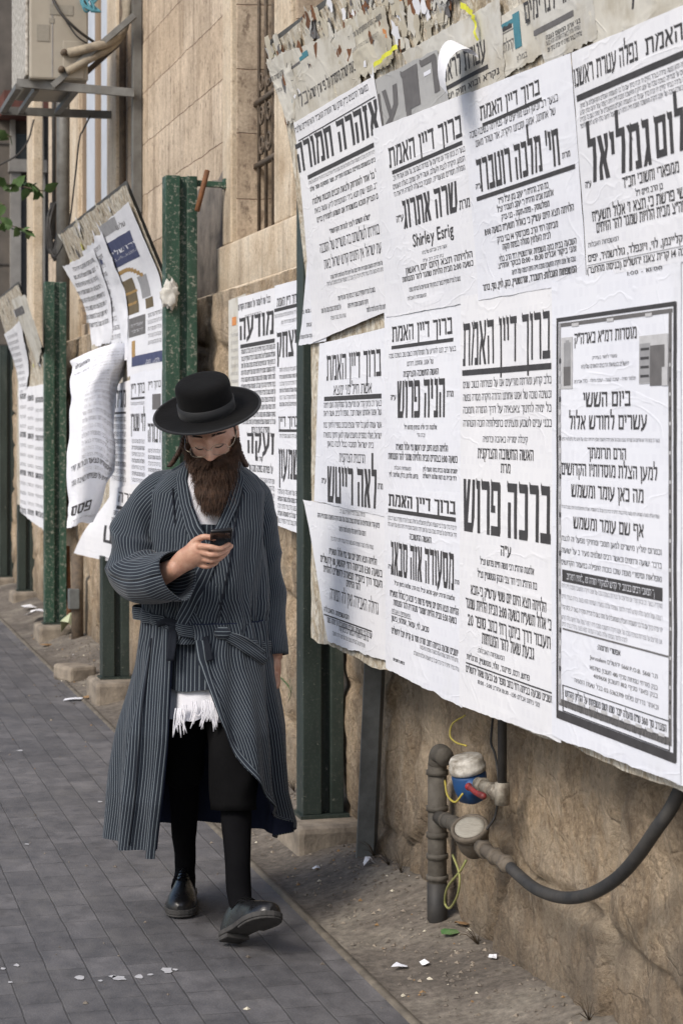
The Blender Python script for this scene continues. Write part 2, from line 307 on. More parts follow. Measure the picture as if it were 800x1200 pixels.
class MB:
    def __init__(s): s.v = []; s.f = []; s.mi = []; s.uv = []      # uv: per face tuple or None
    def add(s, vs, fs, mi=0, uvs=None):
        o = len(s.v); s.v.extend([tuple(map(float, p)) for p in vs])
        for k, f in enumerate(fs):
            s.f.append(tuple(i+o for i in f)); s.mi.append(mi); s.uv.append(tuple(uvs[i] for i in f) if uvs is not None else None)
    def box(s, c, size, mi=0, rot=None):
        hx, hy, hz = size[0]/2, size[1]/2, size[2]/2
        vs = [Vector((x*hx, y*hy, z*hz)) for x in (-1,1) for y in (-1,1) for z in (-1,1)]
        if rot is not None: vs = [rot @ v for v in vs]
        vs = [v + Vector(c) for v in vs]
        s.add(vs, [(0,1,3,2),(4,6,7,5),(0,4,5,1),(2,3,7,6),(0,2,6,4),(1,5,7,3)], mi)
    def box2(s, lo, hi, mi=0):
        s.box([(a+b)/2 for a, b in zip(lo, hi)], [b-a for a, b in zip(lo, hi)], mi)
    def bar(s, a, b, w, h, mi=0, up=(0,0,1)):
        a = Vector(a); b = Vector(b); d = b-a; z = d.normalized(); x = Vector(up).cross(z)
        if x.length < 1e-4: x = Vector((1,0,0)).cross(z)
        x.normalize(); y = z.cross(x); m = Matrix((x, y, z)).transposed()
        s.box((a+b)/2, (w, h, d.length), mi, m)
    def tube(s, pts, r, seg=10, mi=0, cap=True, flat=None):
        """r: scalar or list; flat: optional (axis vector, factor) squashing the section along axis"""
        P = [Vector(p) for p in pts]; n = len(P); rr = r if isinstance(r, (list, tuple, np.ndarray)) else [r]*n
        vs = []; prev = None
        for i in range(n):
            d = (P[min(i+1, n-1)] - P[max(i-1, 0)]).normalized()
            if prev is None:
                x = d.cross(Vector((0,0,1))); x = x if x.length > .05 else d.cross(Vector((1,0,0))); x.normalize()
            else: x = (prev - d*prev.dot(d)).normalized()
            prev = x; y = d.cross(x)
            for k in range(seg):
                a = 2*math.pi*k/seg; o = (x*math.cos(a)+y*math.sin(a))*rr[i]
                if flat is not None: ax = Vector(flat[0]).normalized(); o = o - ax*o.dot(ax)*(1-flat[1])
                vs.append(P[i]+o)
        fs = [(i*seg+k, i*seg+(k+1)%seg, (i+1)*seg+(k+1)%seg, (i+1)*seg+k) for i in range(n-1) for k in range(seg)]
        if cap: fs += [tuple(range(seg-1, -1, -1)), tuple(range((n-1)*seg, n*seg))]
        s.add(vs, fs, mi)
    def capsule(s, pts, r, seg=10, mi=0, flat=None):
        """tube with rounded ends"""
        P = [Vector(p) for p in pts]; rr = list(r) if isinstance(r, (list, tuple, np.ndarray)) else [r]*len(P)
        d0 = (P[0]-P[1]).normalized(); d1 = (P[-1]-P[-2]).normalized(); a = []; ra = []; b = []; rb = []
        for q in (80, 50, 25): a.append(P[0]+d0*rr[0]*math.sin(R(q))); ra.append(rr[0]*math.cos(R(q)))
        for q in (25, 50, 80): b.append(P[-1]+d1*rr[-1]*math.sin(R(q))); rb.append(rr[-1]*math.cos(R(q)))
        s.tube(a+P+b, ra+rr+rb, seg, mi, True, flat)
    def ball(s, c, rad, nu=16, nv=10, mi=0, rot=None, fn=None):
        vs = []; rad = rad if isinstance(rad, (tuple, list)) else (rad,)*3
        for j in range(nv+1):
            th = math.pi*j/nv
            for i in range(nu):
                ph = 2*math.pi*i/nu
                p = Vector((rad[0]*math.sin(th)*math.cos(ph), rad[1]*math.sin(th)*math.sin(ph), rad[2]*math.cos(th)))
                if fn: p = fn(p)
                if rot is not None: p = rot @ p
                vs.append(p+Vector(c))
        s.add(vs, [(j*nu+i, (j+1)*nu+i, (j+1)*nu+(i+1)%nu, j*nu+(i+1)%nu) for j in range(nv) for i in range(nu)], mi)
    def lathe(s, prof, base, axis=(0,0,1), seg=24, mi=0):
        """prof: (radius, height) pairs along axis from base"""
        z = Vector(axis).normalized(); x = z.cross(Vector((0,0,1))); x = x if x.length > .05 else z.cross(Vector((0,1,0))); x.normalize(); y = z.cross(x); vs = []
        for (r, h) in prof:
            for k in range(seg):
                a = 2*math.pi*k/seg; vs.append(Vector(base)+z*h+(x*math.cos(a)+y*math.sin(a))*r)
        n = len(prof); fs = [(i*seg+k, i*seg+(k+1)%seg, (i+1)*seg+(k+1)%seg, (i+1)*seg+k) for i in range(n-1) for k in range(seg)]
        fs += [tuple(range(seg-1,-1,-1)), tuple(range((n-1)*seg, n*seg))]
        s.add(vs, fs, mi)
    def grid(s, P, mi=0, uv=None, wrap=False):
        """P: array (nu, nv, 3)"""
        nu, nv = P.shape[:2]; vs = P.reshape(-1, 3); w = nu if wrap else nu-1
        fs = [(i*nv+j, ((i+1)%nu)*nv+j, ((i+1)%nu)*nv+j+1, i*nv+j+1) for i in range(w) for j in range(nv-1)]
        s.add(vs, fs, mi, None if uv is None else [tuple(q) for q in uv.reshape(-1, 2)])
    def prism(s, poly, z0, z1, mi=0):
        n = len(poly); vs = [(x, y, z0) for x, y in poly]+[(x, y, z1) for x, y in poly]
        fs = [tuple(range(n-1,-1,-1)), tuple(range(n, 2*n))]+[(k, (k+1)%n, n+(k+1)%n, n+k) for k in range(n)]
        s.add(vs, fs, mi)
    def build(s, name, mats, parent=None, label=None, cat=None, group=None, kind=None, smooth=True, local=False, base=None, mods=()):
        mats = mats if isinstance(mats, (list, tuple)) else [mats]
        V = np.array(s.v, float)
        if parent is not None: off = np.zeros(3) if local else np.array(parent.location)
        elif kind == 'structure': off = np.zeros(3)
        elif base is not None: off = np.array(base, float)
        else: off = np.array([(V[:,0].min()+V[:,0].max())/2, (V[:,1].min()+V[:,1].max())/2, V[:,2].min()])
        me = bpy.data.meshes.new(name); me.from_pydata((V-off).tolist(), [], s.f)
        for m in mats: me.materials.append(MAT[m] if isinstance(m, str) else m)
        me.polygons.foreach_set('material_index', s.mi)
        if any(u is not None for u in s.uv):
            ul = me.uv_layers.new(name='UVMap'); flat = []
            for f, u in zip(s.f, s.uv):
                for k in range(len(f)): flat.extend(u[k] if u is not None else (0, 0))
            ul.data.foreach_set('uv', flat)
        me.polygons.foreach_set('use_smooth', [bool(smooth)]*len(s.f)); me.update()
        o = bpy.data.objects.new(name, me); COL.objects.link(o)
        if parent is not None: o.parent = parent
        else: o.location = off
        for k, w in mods:
            if k == 'bevel': b = o.modifiers.new('bevel', 'BEVEL'); b.width = w; b.segments = 2; b.limit_method = 'ANGLE'
            if k == 'solid': b = o.modifiers.new('solid', 'SOLIDIFY'); b.thickness = w; b.offset = -1
            if k == 'subd': b = o.modifiers.new('subd', 'SUBSURF'); b.levels = w; b.render_levels = w
        tag(o, label, cat, group, kind); return o
def tag(o, label=None, cat=None, group=None, kind=None):
    if label: o['label'] = label
    if cat: o['category'] = cat
    if group: o['group'] = group
    if kind: o['kind'] = kind
def thing(name, label, cat, loc, group=None, rotz=0):
    o = bpy.data.objects.new(name, None); COL.objects.link(o); o.location = loc; o.rotation_euler = (0, 0, rotz); o.empty_display_size = .1
    tag(o, label, cat, group); return o
# ================================================================== the setting
XE, XW, XF = 1.52, 1.93, 2.00        # pavement edge, rough wall face, facade face (the street runs along +Y)
def dirt_z(x, y):
    return 0.004 + .075*sstep(XE+.03, XW, x)*(.6+.8*vnoise(np.asarray(x)*3, np.asarray(y)*1.3, 4)) + .012*fbm(np.asarray(x)*9, np.asarray(y)*9, 5)
m = MB(); m.add([(-60,-40,0),(XE,-40,0),(XE,120,0),(-60,120,0)], [(0,1,2,3)]); m.build('pavement', 'paver', kind='structure', smooth=False)
m = MB(); m.add([(-90,-60,-.03),(90,-60,-.03),(90,160,-.03),(-90,160,-.03)], [(0,1,2,3)]); m.build('ground', 'dirt', kind='structure', smooth=False)
ys = np.concatenate([np.arange(1.5, 9, .035), np.arange(9, 30, .12)]); xs = np.linspace(XE+.018, XW+.12, 22)
X, Y = np.meshgrid(xs, ys, indexing='ij'); m = MB(); m.grid(np.stack([X, Y, dirt_z(X, Y)], -1)[::-1]); m.build('dirt_strip', 'dirt', kind='structure')
m = MB(); ys2 = np.arange(1.5, 30, .1)
for i in range(len(ys2)-1):
    pass
e = np.array([[(x, y, z + .006*float(fbm(y*3, 1.0, 9)) + (.004*float(fbm(y*11, 3.0, 2)) if x > XE+.005 else 0)) for y in ys2] for x, z in ((XE-.002,-.02),(XE-.001,.008),(XE+.020,.010),(XE+.03,-.02))])
m.grid(e[::-1]); m.build('kerb_edging', 'edging', kind='structure')

# low wall of rough stone with a broken face
def rough_wall():
    ys = np.concatenate([np.arange(2.6, 8.4, .017), np.arange(8.4, 20.6, .045)]); zs = np.linspace(-.08, 2.19, 125)
    Yg, Zg = np.meshgrid(ys, zs, indexing='ij')
    # voronoi-ish stones
    rs = np.random.RandomState(3); K = 260
    cy = rs.uniform(2.4, 20.8, K); cz = rs.uniform(-.1, 2.3, K); d1 = np.full(Yg.shape, 9.0); d2 = np.full(Yg.shape, 9.0); idx = np.zeros(Yg.shape, int)
    wy = Yg + .10*fbm(Yg*4, Zg*4, 21); wz = Zg + .10*fbm(Yg*4, Zg*4, 22)
    for k in range(K):
        d = np.hypot((wy-cy[k])*.8, wz-cz[k]); c = d < d1
        d2 = np.where(c, d1, np.minimum(d2, d)); idx = np.where(c, k, idx); d1 = np.where(c, d, d1)
    edge = sstep(0, .045, d2-d1); lift = rs.uniform(-.5, 1, K)[idx]
    dep = -.022*(1-edge) + .016*lift*edge + .020*fbm(Yg*3, Zg*2.2, 31, 5) + .020*fbm(Yg*11, Zg*8, 33, 5) + .012*fbm(Yg*40, Zg*34, 43, 3)
    ch = np.abs(fbm(Yg*18, Zg*9, 35, 4)); dep = dep - .040*ch*sstep(-.2, .2, fbm(Yg*2, Zg*2, 37, 3)) - .03*np.abs(fbm(Yg*6, Zg*5, 39, 4))
    m = MB(); m.grid(np.stack([XW - dep - .015, Yg, Zg], -1)); m.v += []
    o = m.build('rough_stone_wall', 'rough_stone', label='low wall of rough brown stone running along the pavement', cat='wall', base=(0,0,0)); return o
rough_wall()
m = MB(); m.box2((XW+.02, 2.6, 2.10), (XW+.35, 20.5, 2.21))
m.build('wall_coping', 'trim_stone', label='weathered golden stone ledge capping the rough wall', cat='ledge', mods=[('bevel', .012)])

# facade of the old stone house
yW0, yW1 = onx(326, 200, XF).y, onx(276, 200, XF).y       # near window opening
yV0, yV1 = 6.7, onx(347, 30, XF).y                          # second opening, mostly behind the board
yB0, yB1 = onx(130, 200, XF).y, onx(96, 200, XF).y         # blue shutters further along
Z0, Z1, ZT = 2.43, 4.6, 6.2
house = thing('stone_house', 'old stone house in sandy ashlar with grilled windows above the rough wall', 'building', (XF, 11.5, 2.1))
m = MB(); D = .34
def wallbox(y0, y1, z0, z1): m.box2((XF, y0, z0), (XF+D, y1, z1))
wallbox(2.6, yV0, 2.2, ZT); wallbox(yV1, yW0, Z0, ZT); wallbox(yW1, yB0, Z0, ZT); wallbox(yB1, 16.9, 2.2, ZT)
wallbox(yV0, yV1, Z1, ZT); wallbox(yW0, yW1, Z1, ZT); wallbox(yB0, yB1, 5.6, ZT); wallbox(yB0, yB1, 2.2, 2.31)
wallbox(yV0, yB0, 2.2, 2.32)
m.build('wall', 'ashlar', house, mods=[('bevel', .01)], smooth=False)
m = MB(); m.box2((XF+D, 2.6, 2.2), (XF+D+.2, 16.9, ZT)); m.build('inner_wall', 'grey_wall', house, smooth=False)
m = MB(); m.box2((XF-.045, yV0-.3, 2.17), (XF+.10, yW1+.26, 2.43-.003)); m.build('window_sill', 'trim_stone', house, mods=[('bevel', .015)])
def window(y0, y1, grille):
    fr = MB(); 
    if grille: fr.box2((XF-.022, y1+.002, Z0+.002), (XF+.05, y1+.20, ZT-.01)); fr.box2((XF-.02, yV1+.006, Z0+.002), (XF+.05, y0-.002, ZT-.01))
    else: fr.box2((XF-.02, y0-.3, Z0+.002), (XF+.05, y0-.002, ZT-.01))
    f = fr.build('window_surround', 'trim_stone', house, mods=[('bevel', .008)], smooth=False)
    rv = MB(); rv.box2((XF+.03, y1-.012, Z0), (XF+D-.02, y1-.002, Z1)); rv.box2((XF+.052, y0+.002, Z0), (XF+D-.02, y0+.012, Z1)); rv.box2((XF+.0, y0+.02, Z0-.02), (XF+D, y1-.02, Z0+.006)); rv.build('reveal', 'reveal_stone', f, smooth=False)
    gl = MB(); gl.box2((XF+D-.06, y0+.01, Z0+.01), (XF+D-.04, y1-.01, Z1)); gl.build('pane', 'dark_glass', f, smooth=False)
    wd = MB()
    for yy in (y0+.06, (y0+y1)/2, y1-.06): wd.box2((XF+D-.10, yy-.035, Z0+.01), (XF+D-.062, yy+.035, Z1-.01))
    for zz in (Z0+.05, Z0+.9, Z1-.06): wd.box2((XF+D-.098, y0+.02, zz-.03), (XF+D-.064, y1-.02, zz+.03))
    wd.build('casement', 'old_wood', f, smooth=False)
    return f
window(yW0, yW1, True); window(yV0, yV1, False)
# iron grille with scrolls
gx = XF+.10; gm = MB(); n = 6; gy = [yW0+.07+(yW1-yW0-.14)*k/(n-1) for k in range(n)]
for y in gy: gm.tube([(gx, y, Z0+.03), (gx, y, Z1)], .009, 8)
for z in (2.80, 3.10, 3.98): gm.box2((gx-.012, yW0-.01, z-.011), (gx+.012, yW1+.01, z+.011))
def scroll(cy, cz, r, s, up):
    pts = []
    for k in range(22):
        a = k/21*2.0*math.pi*1.35; q = r*(1-.62*k/21)
        pts.append((gx-.004, cy + s*(q*math.cos(a)-0), cz + up*q*math.sin(a)))
    gm.tube(pts, .0065, 6)
for k in range(n-1):
    c = (gy[k]+gy[k+1])/2
    for z, up in ((2.89, -1), (3.02, 1), (3.19, -1), (3.88, 1)):
        scroll(c-.0, z, .052, 1 if k % 2 else -1, up)
gm.build('window_grille', 'iron', house)
# blue shutters
m = MB()
for a, b in ((.03, .45), (.55, .97)):
    y0 = yB0+(yB1-yB0)*a; y1 = yB0+(yB1-yB0)*b; m.box2((XF+.03, y0, 2.32), (XF+.07, y1, 5.58))
m.build('blue_shutter', 'blue_paint', house, smooth=False)
m = MB(); m.box2((XF+.022, yB0+.001, 2.316), (XF+.028+.05, yB0+(yB1-yB0)*.028, 5.59)); m.box2((XF+.005, yB0+(yB1-yB0)*.455, 2.316), (XF+.06, yB0+(yB1-yB0)*.545, 5.59)); m.box2((XF+.005, yB0+(yB1-yB0)*.972, 2.316), (XF+.06, yB1-.001, 5.59))
m.box2((XF+.08, yB0, 2.3), (XF+.1, yB1, 5.6)); m.build('shutter_frame', 'old_wood', house, smooth=False)
m = MB(); m.box2((XF-.03, yB0-.42, 2.2), (XF+.02, yB0-.02, ZT-.02)); m.box2((XF-.025, yB1+.02, 2.2), (XF+.02, yB1+.5, ZT-.02)); m.build('pilaster', 'trim_stone', house, mods=[('bevel', .01)], smooth=False)
yS0, yS1 = onx(264, 300, XF).y, onx(231, 300, XF).y
m = MB(); yy = np.linspace(yS0, onx(221, 300, XF).y, 60); zz = np.linspace(.2, 2.84, 80); Yg, Zg = np.meshgrid(yy, zz, indexing='ij')
m.grid(np.stack([XF-.014-.016*fbm(Yg*9, Zg*6, 71) + .03*sstep(2.76, 2.84, Zg + .05*fbm(Yg*5, Zg*5, 7)), Yg, Zg], -1)); m.build('blackened_plaster', 'black_plaster', house)

# house closing the street end, in shade
fa = thing('shaded_house', 'shaded grey house with a tall slatted window at the end of the wall', 'building', (3.4, 21.0, 0))
m = MB(); m.box2((1.2, 21.0, 0), (6.5, 24, 8)); m.build('wall', 'grey_wall', fa, smooth=False)
def fbox(nm, mt, px0, px1, py0, py1, y0, y1):
    d = 21.5; a = at(px0, py1, d); b = at(px1, py0, d); m = MB(); m.box2((a.x, y0, a.z), (b.x, y1, b.z)); return m.build(nm, mt, fa, smooth=False)
fbox('window_jamb', 'pale_frame', 4, 16, 205, 520, 20.9, 20.998); fbox('window_jamb', 'pale_frame', 37, 44, 205, 520, 20.9, 20.998)
fbox('slatted_window', 'dark_slats', 16.3, 36.7, 222, 520, 20.95, 20.998); fbox('lintel', 'pale_frame', 2, 46, 198, 212, 20.86, 20.996)
fbox('fanlight', 'dark_glass', 10, 37, 168, 197, 20.95, 20.997); fbox('window_jamb', 'pale_frame', 4, 9.7, 150, 197, 20.9, 20.997); fbox('window_jamb', 'pale_frame', 37.3, 43, 150, 197, 20.9, 20.997)
fbox('red_tiled_awning', 'red_tile', -10, 41, 131, 153, 20.3, 20.995)
m = MB()
for z in np.arange(.3, 5, .42): m.box2((1.3, 20.985, z), (3.2, 20.999, z+.012))
m.build('joints', 'dark_slats', fa, smooth=False)
# small low wall piece + plinth at far end
# ================================================================== boards and their posts
class Board:
    """a sheet that stands upright and leans out over the street towards its top"""
    def __init__(s, X, y0, y1, z0, z1, z_b, k_far, k_near, curl=0.0, z_c=9, rag=True):
        s.X, s.y0, s.y1, s.z0, s.z1, s.zb, s.kf, s.kn, s.curl, s.zc = X, y0, y1, z0, z1, z_b, k_far, k_near, curl, z_c
    def lean(s, y, z):
        y = np.asarray(y, float); z = np.asarray(z, float)
        t = np.clip((y-s.y0)/(s.y1-s.y0), 0, 1); d = z-s.zb; w = .10
        d = np.where(d < -w, 0, np.where(d > w, d, (d+w)**2/(4*w)))
        c = np.maximum(z-s.zc, 0)
        return (s.kn+(s.kf-s.kn)*t)*d + s.curl*t*c*c
    def hit(s, px, py, off=0.0):
        x = s.X - off
        for _ in range(12):
            p = onx(px, py, x); x = s.X - off - float(s.lean(p.y, p.z))
        return p.y, p.z
    def P(s, y, z, off=0.0):
        y = np.asarray(y, float); z = np.asarray(z, float)
        return np.stack([s.X - s.lean(y, z) - off, y, z], -1)
B1 = Board(1.73, 2.5, onx(366, 400, 1.73).y, .79, 2.9, 1.90, .115, .05, .20, 2.40)
B2 = Board(1.71, onx(197, 400, 1.71).y, onx(108, 450, 1.71).y, .86, 2.74, 2.24, .40, .42)
B3 = Board(1.71, onx(56, 450, 1.71).y, onx(21, 500, 1.71).y, .9, 2.60, 2.0, .30, .36)
BW = Board(XW-.055, 7.9, 9.8, .8, 2.2, 9.0, 0, 0)

def ragged(t, amp, seed): return amp*(fbm(t*9, seed*3.1, seed, 4) + .5*fbm(t*40, seed*1.7, seed+5, 3))
def board_mesh(B, name, label, extra=0.0):
    root = thing(name, label, 'board', (B.X, (B.y0+B.y1)/2, B.z0), 'notice boards along the wall')
    yy = np.linspace(B.y0, B.y1, 90); zz = np.linspace(0, 1, 60); Yg, Tg = np.meshgrid(yy, zz, indexing='ij')
    Zg = B.z0 + (B.z1-B.z0)*Tg
    Zb = B.z0+.03 + (B.z1-B.z0-.03)*Tg; m = MB(); m.grid(B.P(Yg, Zb, -.006)[::-1]); m.grid(B.P(Yg, Zb, -.012)); m.build('backing_sheet', 'board_back', root)
    lo = .012 + ragged(yy, .03, 11); 
    Zg = (B.z0+lo[:,None]) + (B.z1-.02 + ragged(yy, .02, 12)[:,None] - B.z0 - lo[:,None])*Tg
    m = MB(); m.grid(B.P(Yg, Zg, .002 + .003*vnoise(Yg*16, Zg*12, 14) + .002*vnoise(Yg*60, Zg*40, 15))[::-1]); m.build('old_paper_layers', 'scrap_layers', root)
    return root
board_mesh(B1, 'notice_board', 'long notice board nearest the camera, layered with torn old paper under white posters')
board_mesh(B2, 'notice_board', 'notice board behind the man, its bent top corner leaning over the street')
board_mesh(B3, 'notice_board', 'farthest notice board at the left edge, curling forward at its top')

# ------------------------------------------------------------------ lettering
GL = {}
def hebrew(ch, s, h):
    """letters drawn as heavy slab strokes: stems s wide, bars h thick, body height 1"""
    P = []
    def q(*p): P.append(list(p))
    def V(x, y0, y1, w=None): w = w or s; q((x,y0),(x+w,y0),(x+w,y1),(x,y1))
    def H(x0, x1, y, t=None): t = t or h; q((x0,y),(x1,y),(x1,y+t),(x0,y+t))
    def roof(x0, x1): q((x0+.035,1-h),(x1,1-h),(x1,.985),(x0+.09,.985),(x0,1.04),(x0-.01,1-h*.4))
    if ch == 'א': W = .60+s*.7; d = s*1.35; q((0,1),(d,1),(W,0),(W-d,0)); q((W-d*.9,1),(W,1),(W-.01,.70),(.58*W+.10,.40),(.58*W-.02,.46),(W-d*.7,.68)); q((0,0),(d*.9,0),(d*.75,.26),(.42*W+.04,.52),(.40*W-.06,.66),(.02,.30))
    elif ch == 'ב': W = .60+s*.5; r = W-.05; roof(.04, r); V(r-s, 0, .95); H(0, W, 0)
    elif ch == 'ג': W = .30+s; roof(.05, W-.03); V(W-.03-s, .28, .95); q((W-.03-s,.34),(W-.03,.34),(W,0),(W-s*.9,0)); q((0,0),(s*.95,0),(W-.03-s*.2,.34),(W-.03-s,.40))
    elif ch == 'ד': W = .56+s*.6; roof(0, W); V(W-.06-s, 0, .95)
    elif ch == 'ה': W = .58+s*.8; roof(0, W-.01); V(W-.02-s, 0, .95); V(.05, 0, .64)
    elif ch == 'ו': W = s+.11; roof(0, W); V(W-s, 0, .95)
    elif ch == 'ז': W = s+.17; roof(0, W); q((.07,0),(.07+s,0),(.11+s,.9),(.11,.9))
    elif ch == 'ח': W = .60+s*.8; roof(0, W); V(W-.02-s, 0, .95); V(.05, 0, .95)
    elif ch == 'ט': W = .58+s*.9; V(.02, 0, 1); H(.02, W, 0); V(W-s, 0, .86); q((W-s,.84),(W,.80),(W-.05,1),(W-.30,1),(W-.34,1-h*.8),(W-s*.9,1-h))
    elif ch == 'י': W = s+.09; roof(0, W); V(W-s, .48, .95)
    elif ch in 'כ': W = .54+s*.6; roof(.02, W-.05); V(W-s, .07, .93); q((W-s,.93),(W,.93),(W-.05,.985),(W-s-.05,.985)); H(.02, W-.05, 0); q((W-s,.08),(W,.08),(W-.05,0),(W-s-.05,0))
    elif ch == 'ך': W = .53+s*.6; roof(0, W); V(W-.01-s, -.33, .95)
    elif ch == 'ל': W = .50+s*.6; V(.03, 1-h, 1.42); H(.03, W, 1-h); q((W-s,1-h*.5),(W,1-h*.5),(W-.01,.56),(.27+s,0),(.25,0),(W-s-.04,.55))
    elif ch == 'מ': W = .62+s; q((.02,1),(.02+s,1),(.32+s*.3,.62),(.26,.74),(.14,.86)); q((0,0),(s*.95,0),(.32+s*.15,.86),(.20,.86)); roof(.27, W-.03); V(W-s, 0, .93); H(W-.34-s*.2, W, 0)
    elif ch == 'ם': W = .60+s*.8; roof(0, W); V(.05, 0, .95); V(W-s, 0, .95); H(.05, W, 0)
    elif ch == 'נ': W = .30+s; roof(.08, W-.02); V(W-.02-s, 0, .95); H(0, W, 0)
    elif ch == 'ן': W = s+.11; roof(0, W); V(W-s, -.33, .95)
    elif ch == 'ס': W = .60+s; roof(0, W-.02); q((.05,.95),(.05+s,.95),(.08+s,.3),(.20+s*.5,h),(.20,0),(.06,.25)); q((W-s,.95),(W,.95),(W-.01,.25),(W-.16,0),(W-.2-s*.4,h),(W-s-.03,.3)); H(.18, W-.14, 0)
    elif ch == 'ע': W = .58+s; q((W-s,1),(W,1),(W-.05,.42),(.26+s*.5,.02),(0,-.14),(0,.06),(.22,.18),(W-s-.07,.48)); q((0,1),(s,1),(.28+s*.6,.24),(.23,.18))
    elif ch in 'פף':
        W = .58+s*.8; roof(0, W-.04); V(W-s, .07 if ch == 'פ' else -.33, .95); V(0, .46, .95, s*.85); H(0, .34, .42, h*.75)
        if ch == 'פ': H(0, W-.04, 0); q((W-s,.08),(W,.08),(W-.05,0),(W-s-.05,0))
    elif ch == 'צ': W = .58+s; H(0, W-.02, 0); q((0,1),(s*1.15,1),(W,h*.5),(W-s*1.1,h*.3)); q((W-s,1),(W,1),(W-.01,.72),(.56*W+.06,.38),(.50*W,.47),(W-s*.8,.68))
    elif ch == 'ץ': W = .50+s; q((0,1),(s,1),(.28+s,.45),(.22,.5)); V(.24, -.33, .55); q((W-s*.8,1),(W,1),(W-.01,.74),(.26+s,.34),(.26+s*.4,.46),(W-s*.8,.7))
    elif ch == 'ק': W = .58+s*.7; roof(0, W); q((W-s,.93),(W,.93),(W-.03,.48),(.34+s*.6,.04),(.32,.06),(W-s-.05,.46)); V(.06, -.33, .62)
    elif ch == 'ר': W = .54+s*.6; roof(0, W-.06); V(W-s, 0, .90); q((W-s,.89),(W,.89),(W-.05,.985),(W-s-.08,.985),(W-s-.05,1-h))
    elif ch == 'ש': W = .76+s; q((0,1),(s,1),(s+.05,h*.5),(.05,0)); q((W-s,1),(W,1),(W-.03,.30),(W-.2,0),(W-.24-s*.2,h),(W-s-.05,.32)); H(.05, W-.18, 0); q((W*.5-s*.5,1),(W*.5+s*.5,1),(.08+s*1.3,h*.7),(.05+s*.4,h*.7))
    elif ch == 'ת': W = .62+s; roof(.03, W-.05); V(W-s, 0, .90); q((W-s,.89),(W,.89),(W-.05,.985),(W-s-.06,.985)); V(.11, 0, .95); H(0, .11+s, 0)
    else: return None
    v = []; f = []
    for k, p in enumerate(P):
        o = len(v); v += p; f += [(o, o+i, o+i+1) for i in range(1, len(p)-1)]
    # concave stroke outlines: cut them by ear clipping
    from mathutils.geometry import tessellate_polygon
    f = []; o = 0
    for p in P:
        for t in tessellate_polygon([[Vector((x, y, 0)) for x, y in p]]): f.append(tuple(o+i for i in t))
        o += len(p)
    v = np.array(v, float); v[:,1] += 0
    return v, f, W+.12-.02*s
def glyph(ch, bold):
    k = (ch, bold)
    if k in GL: return GL[k]
    g = hebrew(ch, *{0: (.095,.125), 1: (.145,.165), 2: (.215,.175)}[bold])
    if g is not None: GL[k] = g; return g
    c = bpy.data.curves.new('glyph', 'FONT'); c.body = ch; c.resolution_u = 2; c.offset = {0: .0, 1: .012, 2: .02}[bold]
    o = bpy.data.objects.new('glyph', c); COL.objects.link(o)
    me = bpy.data.meshes.new_from_object(o.evaluated_get(bpy.context.evaluated_depsgraph_get()))
    bm = bmesh.new(); bm.from_mesh(me); bmesh.ops.triangulate(bm, faces=bm.faces[:])
    v = np.array([(q.co.x, q.co.y) for q in bm.verts]).reshape(-1, 2); f = [tuple(q.index for q in p.verts) for p in bm.faces]
    bm.free(); bpy.data.objects.remove(o); bpy.data.curves.remove(c); bpy.data.meshes.remove(me)
    if len(v):
        x0, x1 = v[:,0].min(), v[:,0].max(); v = v - [x0, 0]; g = (v / .70, f, (x1-x0)/.70 + .10)
    else: g = (v, f, .42)
    GL[k] = g; return g
def subdiv(v, f, lim):
    """split long edges so big letters follow the paper"""
    for _ in range(5):
        V = list(map(tuple, v)); cache = {}; F = []; done = True
        def mid(a, b):
            k = (min(a, b), max(a, b))
            if k not in cache: cache[k] = len(V); V.append(((V[a][0]+V[b][0])/2, (V[a][1]+V[b][1])/2))
            return cache[k]
        for (a, b, c) in f:
            L = [(math.hypot(V[p][0]-V[q][0], V[p][1]-V[q][1])) for p, q in ((a,b),(b,c),(c,a))]; i = int(np.argmax(L))
            if L[i] > lim:
                done = False; p, q, r_ = ((a,b,c),(b,c,a),(c,a,b))[i]; e = mid(p, q); F += [(p, e, r_), (e, q, r_)]
            else: F.append((a, b, c))
        v, f = np.array(V), F
        if done: break
    return v, f
HEB = 'בצער רב וביגון קודר אנו מודיעים על פטירתה בשיבה טובה של אמנו היקרה והחשובה מסכת חייה היתה רצופה עמל ויגיעה כולה קודש לתורה ולחסד נשמתה עלתה בסערה השמימה תהא נפשה צרורה בצרור החיים יהי זכרה ברוך עם כל בני המשפחה האבלים והמתאבלים על מותה בשם כל מכיריה ומוקיריה'.split()
fill_i = [0]
def filler(nat):
    """words whose natural width is about nat letter heights"""
    s = ''; w = 0
    while True:
        wd = HEB[fill_i[0] % len(HEB)]; fill_i[0] += 1; wl = sum(glyph(c, 0)[2] for c in wd)+.4
        if s and w+wl > nat: return s
        s += (' ' if s else '')+wd; w += wl
        if w > nat*.85: return s
def is_ltr(s): return not any('\u0590' <= c <= '\u05ff' for c in s)
def order(s):
    """visual left-to-right order of a right-to-left line, digits and latin kept forward"""
    if is_ltr(s): return s
    out = []; run = ''
    for c in s:
        if c.isdigit() or c.isascii() and c.isalpha() or (run and c in ':.,-@' ): run += c
        else:
            if run: out.append(run); run = ''
            out.append(c)
    if run: out.append(run)
    sw = {'(': ')', ')': '('}
    return ''.join(sw.get(t, t) for t in reversed(out))

